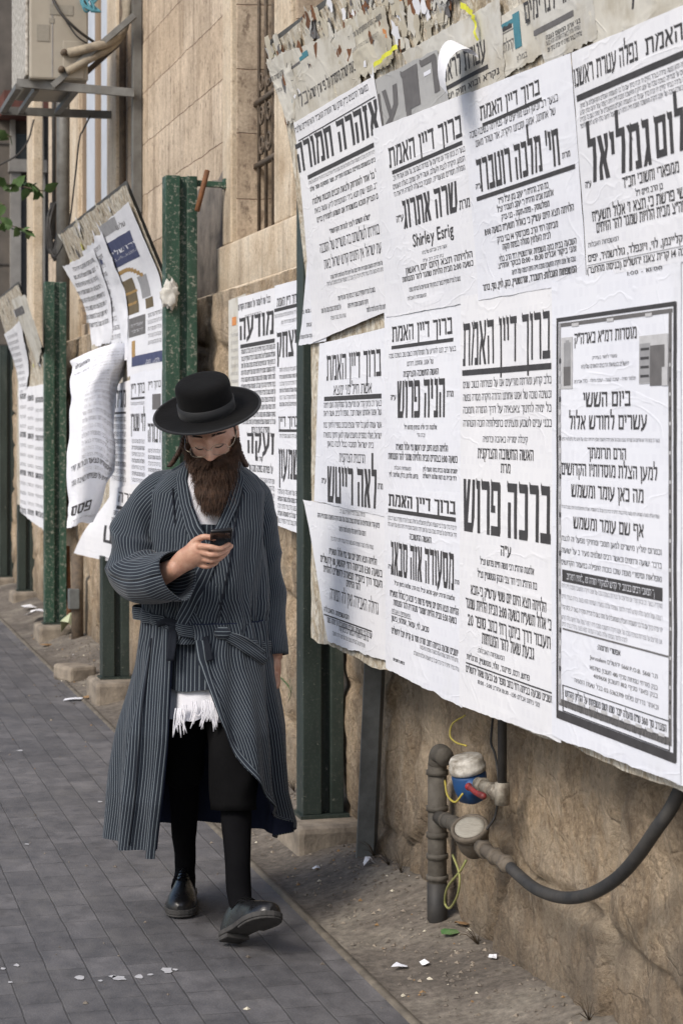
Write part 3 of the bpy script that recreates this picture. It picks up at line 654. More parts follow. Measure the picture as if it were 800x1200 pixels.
class Sheet:
    """one pasted poster: paper and print in a single mesh on a board surface"""
    def __init__(s, B, off, quad, seed, mats, wr=.0022, rag=.004, nu=30, nv=40, lift=None):
        s.B, s.off, s.seed, s.wr, s.mats = B, off+.006, seed, wr, list(mats); s.m = MB(); s.lift = lift
        q = [np.array(B.hit(p[0], p[1], s.off)) for p in quad]     # TL, TR, BR, BL in the photograph
        s.q = q; u = np.linspace(0, 1, nu); v = np.linspace(0, 1, nv); U, V = np.meshgrid(u, v, indexing='ij')
        C = (q[0][None,None]*((1-U)*(1-V))[...,None] + q[1]*(U*(1-V))[...,None] + q[2]*(U*V)[...,None] + q[3]*((1-U)*V)[...,None])
        e = rag
        C[0] += np.stack([ragged(v, e, seed+1), 0*v], -1); C[-1] += np.stack([ragged(v, e, seed+2), 0*v], -1)
        C[:,0] += np.stack([0*u, ragged(u, e, seed+3)], -1); C[:,-1] += np.stack([0*u, ragged(u, e*1.6, seed+4)], -1)
        s.paper(C)
    def w(s, y, z):
        d = s.wr*(1.2*fbm(np.asarray(y)*5, np.asarray(z)*4, s.seed, 3) + .9*(.5-np.abs(fbm(np.asarray(y)*7, np.asarray(z)*11, s.seed+9, 3))*2))
        if s.lift is not None: d = d + s.lift(np.asarray(y, float), np.asarray(z, float))
        return d
    def pos(s, C, extra=0.0):
        y, z = C[...,0], C[...,1]; return s.B.P(y, z, s.off + s.w(y, z) + extra)
    def paper(s, C): s.m.grid(s.pos(C)[::-1], 0)
    def line_pt(s, xL, yL, xR):
        return s.B.hit(xL, yL, s.off), s.B.hit(xR, 500+(yL-500)*(xR+230)/(xL+230), s.off)
    def text(s, txt, xL, xR, yL, h, bold=0, mi=1, rise=None):
        (ya, za), (yb, zb) = s.line_pt(xL, yL, xR)
        if h < 10: h *= .86
        hm = s.B.hit(xL, yL-h, s.off)[1]-za; W = abs(ya-yb)
        if txt is None: txt = filler(max(2.0, W/hm*1.12))
        g = [glyph(c, bold) for c in order(txt)]; nat = sum(q[2] for q in g) - .1; k = W/nat
        x = 0; lim = .03
        for (v, f, adv) in g:
            if len(v):
                p = np.stack([x+v[:,0]*k, v[:,1]*hm], -1)
                if hm > .05: p, f = subdiv(p, f, lim)
                t = p[:,0]/W; C = np.stack([ya + (yb-ya)*t, za + (zb-za)*t + p[:,1]], -1)
                s.m.add(s.pos(C, .0011), f, mi)
            x += adv*k
    def bar(s, xL, xR, y0, y1, mi=1, ext=.0010):
        (ya, za), (yb, zb) = s.line_pt(xL, y1, xR); (_, zc), (_, zd) = s.line_pt(xL, y0, xR); n = max(2, int(abs(ya-yb)/.02)); nv = max(2, int(abs(zc-za)/.03)+1)
        U, V = np.meshgrid(np.linspace(0,1,n), np.linspace(0,1,nv), indexing='ij')
        C = np.stack([ya+(yb-ya)*U, (za+(zb-za)*U)*(1-V)+(zc+(zd-zc)*U)*V], -1); s.m.grid(s.pos(C, ext), mi)
    def vbar(s, x0, x1, yt, yb, mi=1, ext=.0010):
        """upright bar between photo columns x0..x1; rows at its left edge"""
        s.bar(x0, x1, yt, yb, mi, ext)
    def done(s, name, label, group='posters pasted on the near board', cat='poster'):
        return s.m.build(name, s.mats, label=label, cat=cat, group=group, smooth=True)
WP = ['paper_white', 'ink', 'ink_grey', 'ink_pale', 'ink_faded']

# ---- lower row, right: framed appeal
s = Sheet(B1, .020, [(646,332),(797,296),(797,920),(646,862)], 101, WP, rag=.006)
s.bar(652,792,373,377.6); s.bar(652,792,831,841)
s.vbar(652,654.2,373,841); s.vbar(789,793,354,892.5)
s.bar(655,788,379.2,383.6,4); s.vbar(655,657.2,380,825,2); s.vbar(783.5,787,362,872,4); s.bar(655,787,818,826,4)
for x in (674, 715, 760): yy_ = 500-119*(x-4+230)/885; s.bar(x-4, x+4, yy_, yy_+4, 3, .0014)
for k in range(26):
    y = 420+k*15; yr_ = 500+(y-500)*1.145; s.bar(784.5, 786.5, yr_, yr_+4, 3 if k % 2 else 1, .0014)
    s.bar(655.5, 657.5, y, y+6, 1 if k % 3 == 0 else 3, .0014)
for k in range(9): s.bar(664+k*13.5, 671+k*13.5, 816+k*5.2, 820+k*5.2, 3, .0014)
# printed picture of a building at the upper right, an arch at the upper left
s.bar(749,783,394,450,3,.0012); s.bar(749.5,762,403,449,2,.0015); s.bar(762,779,405,452,4,.0015); s.bar(776,783,430,452,3,.0018)
for k in range(4): s.bar(751,761,408+k*10.5,411+k*10.5,1,.0019)
s.bar(658,671,396,456,3,.0012); s.bar(661,669,402,452,2,.0015); s.bar(663,667,399,405,2,.0016); s.bar(661,669,430,452,4,.0018)
s.text('מוסדות דמ"א בארה"ק', 673,746,404,13,1); s.text('מוסדי לימוד בעיה"ק', 694,723,421,4); s.text('ירושלים בנשיאות הרבנים הגאונים שליט"א', 681,737,432,5); s.text('תלמוד תורה - ישיבה קטנה - ישיבה גדולה - כולל אברכים', 673,745,449,4)
s.text('ביום הששי', 683.5,739,477,17,1); s.text('עשרים לחודש אלול', 667,758,503,16,1); s.text(None, 658,773,516,4)
s.text('הרם תרומתך', 689,734,537,13,1); s.text('למען הצלת מוסדותיו הקדושים', 658,770,556,14,1); s.text('מה כאן עומד ומשמש', 670,754,582,15,1); s.text(None, 658,773,595,4)
s.text('אף שם עומד ומשמש', 672,754,619,14,1)
s.text('ובמרום ימליץ מישרים למען תומכי ומחזיקי מפעל זה לנצח', 658,775,633,6.5); s.text('בדבר ישועה ורחמים וכאשר רבים ושלמים מעיד ב על ישועות', 658,775,647,6.5); s.text('מופלאות וסיפורי מופת שזכו בזכות התפילה במעמד הקדושים', 658,775,661,6.5)
s.bar(659,776,667,681,1); s.mats.append('paper_white'); s.text('תמוך תמוכי רבים בכתב יד קדש למוקירי תורה ומעלותיו המרובים', 661,774,678,8,0,5)
for y in (688,700.5,713,725,733): s.text(None, 658,776 if y<730 else 735,y,5.5,0,2 if y!=713 else 4)
s.bar(659,783,735.5,737.5,4)
s.text('אפשרי תרומה:', 700,727,761,7,1)
for y, a, b, t in ((772,691,771,'ת.ד 5661 P.O.B. 5661 ירושלים Jerusalem'),(784,691,771,'בנק מזרחי טפחות סניף 410 חשבון 145782'),(794,695,771,'בנק פאגי סניף 182 חשבון 409601'),(799,673,772,'ובאתר נדרים פלוס 02-5362719 בכל שעות היממה')): s.text(t, a, b, y, 5.5, 0, 4)
s.bar(659,785,802,803.2); s.bar(659,785,832,833.2); s.vbar(659,660,802,833); s.vbar(784,785,846,881.5)
s.text('המנדב סך 360 ש"ח ומעלה יזכר שמו ושם משפחתו על הגליון הקדוש', 662,781,816,9,1); s.text('ביומא דהילולא קדישא כסגולה ובמסירות תפילות על כל חברו בתהילים', 662,781,829,9,1)
s.done('framed_poster', 'white poster with dark double frame and small building picture, in the lower row')

# ---- big notice, third column
s = Sheet(B1, .0165, [(539,348),(655,322),(657,870),(538,826)], 102, WP, rag=.006)
s.text('ברוך דיין האמת', 543,645,429,50,1); s.bar(542,646,434,440.5)
s.text('בלב קרוע ומורתח מודיעים אנו על פטירתה בטוב שנים', 543,646,455,9); s.text('ובשיבה טובה של אמנו אחותנו הדודה היקרה מסרה נפשה', 543,646,470,9); s.text('כל ימיה לחינוך צאצאיה על דרך התורה ותמכה', 543,646,484.5,9); s.text('בבני עניים לשבוע ומצוינים בתפילותיה הזכה והטהורה', 543,646,500,9)
s.text('קיבלה יסוריה באהבה ובדומיה', 566,618,518,8); s.text('האשה החשובה והצדקנית', 560,625,537,12,1); s.text('מרת', 587,598,554,11,1)
s.text('ברכה פרוש', 543.5,645.5,622,61,2); s.text('ע"ה', 587,599,651,12,1)
s.text('אלמנת הרה"ג רבי משה חיים פרוש זצ"ל', 563,626,661,8,1); s.text('בת הרה"ג רבי דוד צבי הכהן גוטשטיין זצ"ל', 560,629.5,676,9,1)
s.text('הלויתה תצא היום יום ששי ערש"ק כי-תבא', 552,640,696,11,1); s.text('כ\' אלול תשע"ח בשעה 3:00 מבית הלויות שמגר', 546,646,712,12,1)
s.text('תעבור דרך ביתה רח\' כתב סופר 20', 548.5,645,732,13,1); s.text('גבעת שאול להר המנוחות', 565,626,754,13,1)
s.text('המשפחות האבלות:', 560,591,764,6); s.text('פרוש, דכס, פדינגר, הלוי, גוטשטיין, מרגליות', 547,621,772,7,1); s.bar(546,650,775.5,777.2)
s.text('יושבים שבעה בביתה רח\' כתב סופר 20 גבעת שאול ירושלים', 546,648,787,9,1); s.text('זמני ניחום אבלים: 1:30 - 10:30 אחה"צ 5:00 - 10:00', 560,633,801,5.5)
s.done('notice_poster', 'large white death notice with one huge heavy name, left of the framed poster')

# ---- second column, two stacked notices
s = Sheet(B1, .0130, [(450,366),(543,345),(543,600),(450,590)], 103, WP)
s.text('ברוך דיין האמת', 459.6,530,401,18,1); s.bar(459,531,405.5,409.5)
s.text('בצער רב הננו להודיע על הסתלקותה בשם טוב בשיבה טובה', 456,534,420,6); s.text('של אמנו, אחותנו, דודתנו', 477,508,429,6); s.text('האשה החשובה והצדקנית', 473,514,442,8,1)
s.text("הניה פרוש", 466,521.6,489.6,43,2); s.text('מרת', 523.5,531.5,465,8,1); s.text('ע"ה', 458,464,469,7,1)
s.text('אלמנת רבי זליג בנימין פרוש ז"ל', 474,512,503,5.5,1); s.text('ובת הר\'', 489,498,512,5); s.text('הלויתה תצא היום, יום ראשון ט"ו אלול תשע"ח', 464,525,527,8,1); s.text('בשעה 1:00 בצהרים מבית הלויות שמגר להר המנוחות', 455,536,538,8.5,1)
s.text('המשפחות האבלות', 462,482,550,4.5); s.text('פרוש, פלדמן, ברלין, שלזינגר, לוין', 456,490,558,5.5,1); s.text('יושבים שבעה בבית בתה משפ\' לוין', 496,536,552,5.5,1); s.text('רח\' זכריה 12 רמת שלמה ירושלים', 496,535,560,5.5,1)
s.done('notice_poster', 'small white death notice in the second column, the upper of two stacked there')
s = Sheet(B1, .0145, [(450,573),(542,577),(541,829),(452,782)], 104, WP, rag=.010)
s.text('ברוך דיין האמת', 455.6,534,592.5,14,2); s.bar(455,534,595.5,600)
s.text(None, 454.6,535,608.5,5); s.text(None, 454.6,535,616,5); s.text('האשה החשובה', 480,505.6,632,8,1)
s.text('מסעודה אזה סבאג', 458,532,673,39,2); s.text('מרת', 533,538,684,6,1); s.text('ע"ה', 455,459.5,666,6,1)
s.text('אלמנת הרה"ג יעקב סבאג זצ"ל בת הרב שלמה ביטון זצ"ל', 462,533,685,5,1); s.text('הלויתה תצא היום יום שישי פרשת כי תבא כ\' באלול תשע"ח', 457,537.5,698,8,1); s.text("בשעה 5:50 מבית הלויות 'שמגר' סנהדריה להר המנוחות", 461,535,709,8,1)
s.text('המשפחות האבלות', 459,481,717,4.5); s.bar(459,482,718,718.7); s.text('סבאג, לוי, עמאר, אזולאי, ביטון', 459,502.5,727,7,1); s.text('יושבים שבעה בביתה רחוב תורת חסד 31 קרית יובל ירושלים', 459,537,742,8,1)
s.text(None, 492,537,760,5); s.text(None, 485,538,767,5); s.text('כסא רחמים', 461,474,774,4,2)
s.done('notice_poster', 'small white death notice in the second column, the lower of two stacked there')

# ---- first column
s = Sheet(B1, .0085, [(357,585),(452,604),(453,775),(384,752)], 105, WP, rag=.010, lift=lambda y, z: .05*sstep(6.75, 7.2, y)*sstep(1.0, 1.3, z))
s.text(None, 399,428,601,5); s.text(None, 372.6,445,606,6,1); s.text(None, 397.5,429,622,6,1); s.text(None, 388,438,633,5)
s.text('הלויתה תצא היום יום שני ט"ו אלול תשע"ח', 386,441.6,649,8,1); s.text("בשעה 1:30 מביתה רח' יהושע 10 ירושלים", 376,448,658,9,1); s.text('תעבור דרך ביהמ"ד תפארת ירושלים להלוית', 379.5,448,670,9,1); s.text('להר הזיתים', 406,422,687,9,1)
s.text('גדולה האבידה ואין לה תמורה', 387,443.5,702,13,0); s.text('המשפחה האבלה', 380,409,716,6,1); s.bar(380,436,719,720.6)
s.text(None, 384,436,729,7,1); s.text(None, 397,432,738.6,7,1); s.text(None, 390,428,744,5)
s.done('notice_poster', 'bottom left white notice of the near board, its left edge peeling away over the post')
s = Sheet(B1, .0115, [(374,403),(452,384),(452,606),(368,587)], 106, WP, rag=.004)
s.text('ברוך דיין האמת', 383,446.5,446,29,1); s.text('אשת חיל מי ימצא', 391,436,463,11,0); s.bar(380,447,465,470)
for y, t in ((478,'בצער רב וביגון קודר אנו מודיעים על הסתלקותה האם רחימה'),(487.6,'של אמנו אחותנו אשת חבר, מופת לרבים, אשה יראת'),(501,'אשר עשתה למען כל יהודי שבע"פ ובכתב בספריה לחינוך בנות'),(512.5,'ישראל, פעלה בספרים נחשבים ועסקו למען החינוך בתפארת')): s.text(t, 379.5,447,y,7)
s.text('בית ישראל תמכה בכל לבה בגאון', 384,438,523,7); s.text('הרבנית הצדקנית', 398,428,541,10,0); s.text('לאה רייטש', 384,441.6,588,42,2); s.text('מרת', 443,448.5,573,8,1); s.text('ע"ה', 377,382.5,566,7,1)
s.done('notice_poster', 'white death notice heading the first column, above the peeling bottom left sheet')

# ---- blank strip of paper between the two rows, sheets beyond the right edge
s = Sheet(B1, .018, [(790,290),(960,240),(960,985),(792,918)], 107, WP, rag=.006)
for y in (360, 395, 430): s.text(None, 812,930,y,14,1)
s.bar(805,806.2,690,740); s.text('ירושלים', 804,850,770,16,2)
s.done('notice_poster', 'white poster cut by the right edge of the picture, beyond the framed one')

# ---- upper row (on the leaning part)
s = Sheet(B1, .0130, [(344,144),(438,89),(474,356),(366,402)], 111, WP, lift=lambda y, z: .012*sstep(7.0, 7.35, y))
s.text('במעמד הרבנים ב"ק מרנן שר התורה הגאב"ד והאדמו"רים שליט"א', 345.5,432,157,8,0); s.bar(350,440,164.5,165.8)
s.text('אזהרה חמורה', 350.5,446,203,36,2); s.bar(361,450,205.5,210.5)
s.text(None, 362,450,216.5,4.5); s.text('שאלת רבים במשנתם מחייבת בשכונת החרדית, שטר הפוסקים אסור עולם', 364,451,224.5,5.5,1)
s.text('חובה על כל אחד להתרחק ולצאת הבנים והבנות שילמדו', 367,455.5,240,8,1); s.text('בהם ולקרב, מפני שהן חטא בידי המתפתים לרע עושה כזאת', 369.5,457,250.5,7,0); s.text('ובדק הלום הצדיק ומובא במשמרת אם תשמע לתמידין בדינו', 372,458,261,7,1)
s.text('"שלא תשתנו לעיני לגזרות הקדושה"', 387,434,274,6.5,1); s.text('אל תקל בגזירתו לשלשתם בה משרים של הסכנה', 376,462,297,11,0); s.text('משמעת ישראל אין הימנים קודש ישראל באות', 381,456,315.5,11,0)
s.text(None, 388,458,327,5,1); s.text(None, 384,462,335,5); s.text(None, 397,440,352,6,1); s.text(None, 377,400,367,6,1); s.text(None, 408,432,361,6,1); s.text(None, 430,462,366,6,1); s.text(None, 388,406,375,5)
s.text(None, 396,420,394,5)
s.done('warning_poster', 'tilted white warning poster, leftmost of the upper row, with dense lines of text')
s = Sheet(B1, .010, [(364,254),(392,238),(382,400),(350,405)], 112, WP, lift=lambda y, z: .012*sstep(7.0, 7.4, y))
s.text('רע', 364,372,333,14,2); s.text('02:30 מ', 354,370,368,5,1); s.text('ל', 366,370,375,5,1); s.text('בחצות', 360,370,383,5,1); s.text(None, 348,376,398,4.5,1)
s.text('ע', 366,372,292,12,2); s.bar(362,374,297,299.5)
s.done('paper_strip', 'narrow white sheet flapping past the board edge under the tilted warning poster', cat='poster')
s = Sheet(B1, .0155, [(437,152),(552,107),(562,352),(452,372)], 113, WP)
s.text('ברוך דיין האמת', 457,542,197,24,1); s.bar(460,542,200,204.5)
s.text('בצער רב וביגון קודר אנו מודיעים על פטירתה בשם טוב של אמנו אשת חיל ולב', 461,545,212,6.5); s.text('הנפש, היקרה לנצח ולעולם, אשה יראת שמים, בעלת מעשים', 461,545,222,6.5); s.text('גומלת חסדים מנעוריה, תמכה בבעלה לתורה ויראת ה\'', 462,545,231,6.5)
s.text('שרה אתרוג', 473.6,537.5,268.5,34,2); s.text('מרת', 539,551,246,11,1); s.text('ע"ה', 465,473,261,9,1)
s.text('Shirley Esrig', 484.5,532,289.5,15,1); s.text('אשת הרב אברהם שליט"א', 495,524,298,4.5); s.text('בת הרב דוב ע"ה', 496,520,307,4)
s.text('הלויתה תצא היום יום ראשון', 476,554,321,8,1); s.text('בשעה 2:00 מבית הלויות שמגר להר המנוחות', 472,555,331,7,1); s.text(None, 480,540,342,5.5,1); s.text('המשפחות האבלות', 478,500,352,4.5)
s.done('notice_poster', 'white upper row notice whose name is repeated in latin letters')
s = Sheet(B1, .0185, [(541,112),(668,62),(687,330),(560,352)], 114, WP)
s.text('ברוך דיין האמת', 563.5,633,141.5,17,1); s.bar(566,635,144.5,148.5)
s.text('בצער רב וביגון הננו מודיעים על פטירתה בשיבה טובה', 551,654,162.5,9,0); s.text('של אחותנו, אמנו, וסבתנו היקרה, אור וטוהר מאום', 558,651,172.5,9,0)
s.text("חי' מלכה רוטברד", 561,657,226,40,2); s.bar(559,674,231,236); s.text('מרת', 659,668,186,8,1); s.text('ע"ה', 558,565,222,7,1)
s.text('בת הרב הרה"ח ר\' יעקב נתן זצ"ל הי"ד', 584,643,239,8,1); s.text('אלמנת אבינו הרה"ח ר\' יעקב רוטברד זצ"ל', 583,649,249,7.5,1); s.text('מפולטוסק - פתח-תקוה - בני-ברק', 588,644,258,7.5,1)
s.text('הלויתה תצא היום עש"ק כ\' באלול תשע"ח בשעה 11:00', 568,673,276,8.5,1); s.text('מביתה רח\' הרב פוברסקי 14 בני ברק', 583,654,284.5,8,1); s.text('לבית העלמין סגולה בפתח תקוה', 589,645,293,8,1)
s.text('השבעה בבית בתה משפחת אורנשטיין רח\' הרב בלוי', 585,676,307,7.5,1); s.text('זמני ביקור אבלים 10:30 - 13:00 בבוקר אחה"צ', 584,676,315,7,1); s.text(None, 600,675,322,6.5,1); s.text('המשפחות האבלות: רוטברד, אורנשטיין, כהן, לוין, נוף, ברגר', 566,676,341,8.5,2)
s.done('notice_poster', 'white upper row notice with a heavy name above a thick rule, second from the right')
s = Sheet(B1, .0205, [(669,62),(880,-28),(880,290),(687,328)], 115, WP)
s.text('נפלה עטרת ראשנו', 673,748,103,22,1); s.text('ברוך דיין האמת', 757,880,65,20,1); s.bar(676,880,112,119.5)
for y in (127,135,143,151): s.text(None, 680,880,y,6)
s.text('גמליאל', 691,764,215,52,2); s.text('שלום', 769,824,186,50,2); s.text('ע"ה', 686,693,221,9,1)
s.text('ממפארי וחשובי חב"ד', 730,796,221,13,1); s.text('בן הרב חיים ז"ל', 745,777,230,8,1); s.text('היום יום שלישי פרשת כי תצא ז\' אלול תשע"ח', 694,850,260,12,1); s.text('בשעה 5:00 אחה"צ מבית הלויות שמגר להר הזיתים', 699,850,273,12,1)
s.text('המשפחות האבלות', 689,725,290,6); s.text('גמליאל, קליינמן, לוי, ויזנפלד, גולדשמיד, יפים', 689,830,307,9.5,1); s.bar(688,850,311,311.7,2); s.text('רח\' אמרי בינה 14 קרית צאנז ירושלים (כניסה מהחצר)', 688,840,321,9,1); s.text('1:00 - 10:00', 735,776,323,5.5)
s.done('notice_poster', 'white upper row notice at the right with a two word heading over a long rule')
# blank paper under the upper row joints
# ---- older sheets along the top edge
s = Sheet(B1, .011, [(434,96),(512,58),(526,118),(444,154)], 121, ['paper_grey', 'ink_faded', 'paper_white'], rag=.008)
s.bar(475.5,493,82,131,1); s.text('רק', 474,516,128,46,2); s.text('עו', 443,470,152,42,2); s.bar(497,505,85,90,2)
s.done('grey_poster', 'grey poster with giant dark letters, above the latin lettered notice', 'old torn posters along the board top')
s = Sheet(B1, .0085, [(470,62),(585,-2),(592,95),(515,142)], 122, ['paper_old', 'ink', 'paper_white'], rag=.02)
s.text('עטרת לראש', 518,570,98,24,1); s.bar(519,572,103,108); s.text('נקרא ובוא חוק יש', 524,585,117,8,1)
s.done('old_poster', 'yellowed torn poster behind the curled white scrap at the top edge', 'old torn posters along the board top')
s = Sheet(B1, .0065, [(571,26),(622,0),(645,60),(585,92)], 123, ['paper_old', 'ink_teal', 'ink', 'ink_faded'], rag=.015)
s.bar(574,606,37,42,1); s.vbar(604,612,15,58,1); s.bar(575,600,40,46,2); s.text('קהלת', 591,603,62,12,0,3); s.text('במלון', 606,618,72,7,0,3); s.bar(577,603,46.5,47.5,3)
s.done('old_poster', 'old torn poster with a teal border, at the top edge of the near board', 'old torn posters along the board top')
s = Sheet(B1, .0095, [(612,4),(690,-34),(700,44),(640,76)], 124, ['paper_old', 'ink_faded', 'ink', 'ink_orange'], rag=.018)
s.text('אוי לנו ימים', 616,668,28,26,1,2); s.bar(626,672,36,43,1); s.text('בני אדון המקום נענה', 640,680,47,6,1,2); s.text(None, 640,680,54,6,0,2); s.text(None, 642,682,61,6,1,2); s.bar(648,664,44,68,0,.0005)
s.done('old_poster', 'old cream poster with a dark heading and rule, right of the teal bordered one', 'old torn posters along the board top')
s = Sheet(B1, .009, [(684,-20),(830,-90),(830,-10),(696,52)], 125, ['paper_old', 'ink_faded', 'ink'], rag=.02)
s.text('ל', 738,744,12,16,2,2); s.bar(690,760,-8,-2,1)
s.done('old_poster', 'pale scuffed old sheet at the top right corner of the near board', 'old torn posters along the board top')
s = Sheet(B1, .0085, [(322,66),(412,28),(425,112),(346,152)], 126, ['paper_old', 'ink', 'ink_faded', 'ink_teal'], rag=.02, lift=lambda y, z: .02*sstep(7.1, 7.4, y))
s.text('הצעת ישרה מיוסדת על פי ארץ ישראל', 363,420,117,12,1); s.bar(337,352,82,85,2); s.bar(352,362,67,72,3); s.bar(355,361,62,67,3); s.text(None, 352,362,126,16,0,2)
s.done('old_poster', 'dirty white old sheet at the upper left corner of the near board', 'old torn posters along the board top')

for k, (q, mt, lab) in enumerate((
    ([(404,22),(452,4),(462,70),(420,92)], 'paper_cream', 'stained cream sheet remnant on the top left of the near board'),
    ([(500,-22),(552,-46),(556,-16),(508,8)], 'paper_old', 'grey white sheet remnant at the picture top, left of the hanging yellow tape'),
    ([(312,72),(338,58),(352,126),(338,146)], 'paper_old', 'torn strip of old sheets peeling off the board\'s upper left corner'))):
    s = Sheet(B1, .005+.0012*k, q, 160+k, [mt, 'ink_faded', 'paper_cream', 'rust', 'ink_grey'], rag=.035, wr=.012, nu=44, nv=44)
    x0, x1 = q[0][0]+6, q[1][0]-4; s.text(None, x0, x1, q[0][1]+26, 7, 1, 1); s.text(None, x0+4, x1-3, q[0][1]+40, 5, 0, 1)
    s.done('paper_remnant', lab, 'old torn posters along the board top')
# ---- curled scrap, yellow tape, torn remnants
def scrap_curl():
    y0, z0 = B1.hit(560, 62); m = MB(); U, V = np.meshgrid(np.linspace(0,1,14), np.linspace(0,1,14), indexing='ij')
    a = U*3.6; r = .030+.014*V; P = np.stack([1.73-float(B1.lean(y0, z0))-.03 - r*(1-np.cos(a)), y0 + .06 - .15*V + .02*np.sin(a), z0 + .045*np.sin(a)*1.2 + .05 - .05*V - .075*U - .03], -1)
    m.grid(P); m.build('curled_scrap', 'paper_white', label='small white scrap curling forward off the board top', cat='paper scrap')
scrap_curl()
def ribbon(name, mt, pts, w, label, cat, B=B1, off=.02):
    m = MB(); pp = []
    for i, p in enumerate(pts):
        y, z = B.hit(*p); pp.append((y, z))
    for i in range(len(pp)-1):
        (a, b), (c, d) = pp[i], pp[i+1]; L = math.hypot(c-a, d-b) or 1; ny, nz = -(d-b)/L*w/2, (c-a)/L*w/2
        q = np.array([[(a+ny, b+nz), (a-ny, b-nz)], [(c+ny, d+nz), (c-ny, d-nz)]]); U = np.linspace(0,1,6)
        C = q[0][None]*(1-U)[:,None,None] + q[1][None]*U[:,None,None]
        m.grid(B.P(C[...,0], C[...,1], off + .004*np.sin(U*9+i)[:,None])); 
    m.build(name, mt, label=label, cat=cat)
ribbon('yellow_tape', 'ink_yellow', [(449,78),(463,66),(476,55)], .013, 'bright yellow tape strip along a torn paper edge above the grey poster', 'tape', off=.03)
ribbon('yellow_tape', 'ink_yellow', [(552,6),(562,12),(568,22),(571,48)], .016, 'bright yellow tape hanging at the top edge beside the teal bordered sheet', 'tape', off=.03)
def remnants(B, n, seed, zlo, zhi, ylo, yhi, label):
    r = random.Random(seed); m = MB(); mats = ['paper_old', 'paper_cream', 'paper_grey', 'ink_faded', 'ink_teal', 'ink_yellow', 'ink_orange', 'rust', 'paper_white']
    for k in range(n):
        y = r.uniform(ylo, yhi); z = r.uniform(zlo, zhi); sc = r.uniform(.010, .045); a0 = r.uniform(0, 6); nn = r.randint(8, 13); off = .009 + r.uniform(0, .006); mi = r.choices(range(9), [26,28,4,8,1,1.2,2,16,9])[0]
        vs = []; tilt = r.uniform(-.08, .08); t2 = r.uniform(-.06,.1)
        for q in range(nn):
            a = a0+q*2*math.pi/nn; rr = sc*r.uniform(.45, 1.25); dy, dz = rr*math.cos(a)*.95, rr*math.sin(a)*1.05
            p = B.P(y+dy, z+dz, off + max(-.004, tilt*dy + t2*dz)); vs.append(p)
        m.add(vs, [tuple(range(nn))], mi)
    o = m.build('torn_paper_remnants', mats, label=label, cat='paper scraps', kind='stuff', smooth=False)
yy0, zz0 = B1.hit(375, 20); yy1, zz1 = B1.hit(545, 30)
remnants(B1, 300, 5, 2.62, 2.88, 5.0, B1.y1-.02, 'layers of torn paper remnants crusting the top of the near board')
#remnants(B1, 90, 6, .825, .86, 3.0, B1.y1-.02, 'torn paper remnants along the bottom edge of the near board')
remnants(B2, 90, 8, 2.2, 2.72, B2.y0+.5, B2.y1-.02, 'torn paper remnants crusting the top of the board behind the man')
remnants(B3, 50, 9, 2.0, 2.55, B3.y0, B3.y1-.02, 'torn paper remnants crusting the top of the farthest board')

# ---- sheets pasted to the wall between the posts
G2 = 'posters pasted on the wall beyond the post'
s = Sheet(BW, .004, [(268,352),(288,344),(290,600),(268,590)], 131, ['paper_old', 'ink_grey', 'ink_orange'])
s.bar(272,277,372,382,2)
for k in range(18): s.text(None, 271,282,395+k*9,4)
s.done('old_poster', 'yellowing sheet at the left of the wall posters beyond the post', G2)
s = Sheet(BW, .007, [(279,349),(326,336),(328,606),(281,590)], 132, WP)
s.text('בכל עוז לעמוד על משמרת הקודש', 279.5,317,364,8,1); s.text(None, 287,306,373,4); s.text('מודעה', 281,321,399,26,2); s.bar(282,322,404,408.5)
for k in range(11): s.text(None, 283,323,415+k*8.2,6,1)
s.text(None, 295,316,507,8,1); s.text('זעקה', 290,322,531,24,2); s.text(None, 300,308,540,6,1); s.text(None, 292,320,552,9,1)
for k in range(4): s.text(None, 288,322,563+k*8,6)
s.text(None, 290,322,598,10,2)
s.done('wall_poster', 'white wall poster with two bold headings, directly right of the hat', G2)
s = Sheet(BW, .010, [(322,335),(356,326),(358,628),(326,616)], 133, WP)
s.text('ברוך דיין האמת', 325,350,360,10,1); s.bar(322,350,362,366); s.text(None, 322,350,373,4.5); s.text(None, 330,350,380,4.5); s.text('יצחק', 325,348,420,30,2)
for k in range(6): s.text(None, 328,350,436+k*8,5,k % 2)
s.text('ברוך דיין', 327,350,500,12,1); s.bar(327,350,503,506); s.text(None, 328,350,513,5); s.text('שמעון', 327,350,560,34,2)
for k in range(5): s.text(None, 326,351,578+k*8.5,6,k % 2)
s.done('wall_poster', 'white wall poster half hidden by the near green post', G2)

# ---- board behind the man
G3 = 'posters on the board behind the man'
s = Sheet(B2, .010, [(116,268),(151,236),(192,434),(150,442)], 141, ['paper_white', 'ink_navy', 'ink_gold', 'ink_bronze', 'ink_faded', 'ink_grey', 'paper_white'], nu=26, nv=30, rag=.01, wr=.006)
s.bar(122,140,262,279,5); s.text('שלום', 138,148,270,7,1,4)
s.bar(122,165,288,322,1); s.text('ירושלים', 128,160,304,6,1,6,); s.text(None, 128,163,311,3.5,0,6)
for k in range(9): a_ = math.pi*k/8; s.bar(138+k*3.4, 141.6+k*3.4, 320-6*math.sin(a_)+0, 325-6*math.sin(a_), 2)
s.bar(145,164,330,372,3); s.bar(148,162,344,347,2,.0014); s.bar(149,163,357,360,2,.0014); s.bar(152,171,374,396,4); s.text(None, 154,169,384,3.5,0,6); s.text(None, 154,169,391,3.5,0,6)
s.bar(168,178,322,350,5); s.bar(172,181,350,362,3)
for k in range(5): s.text(None, 174,190,372+k*8,5,k == 0,4)
s.bar(155,191,418,430,1); s.bar(155,159,400,428,2); s.text(None, 168,188,427,5,1,6)
s.done('colour_poster', 'white poster with a navy arch and gold dome picture, under the bent board corner', G3)
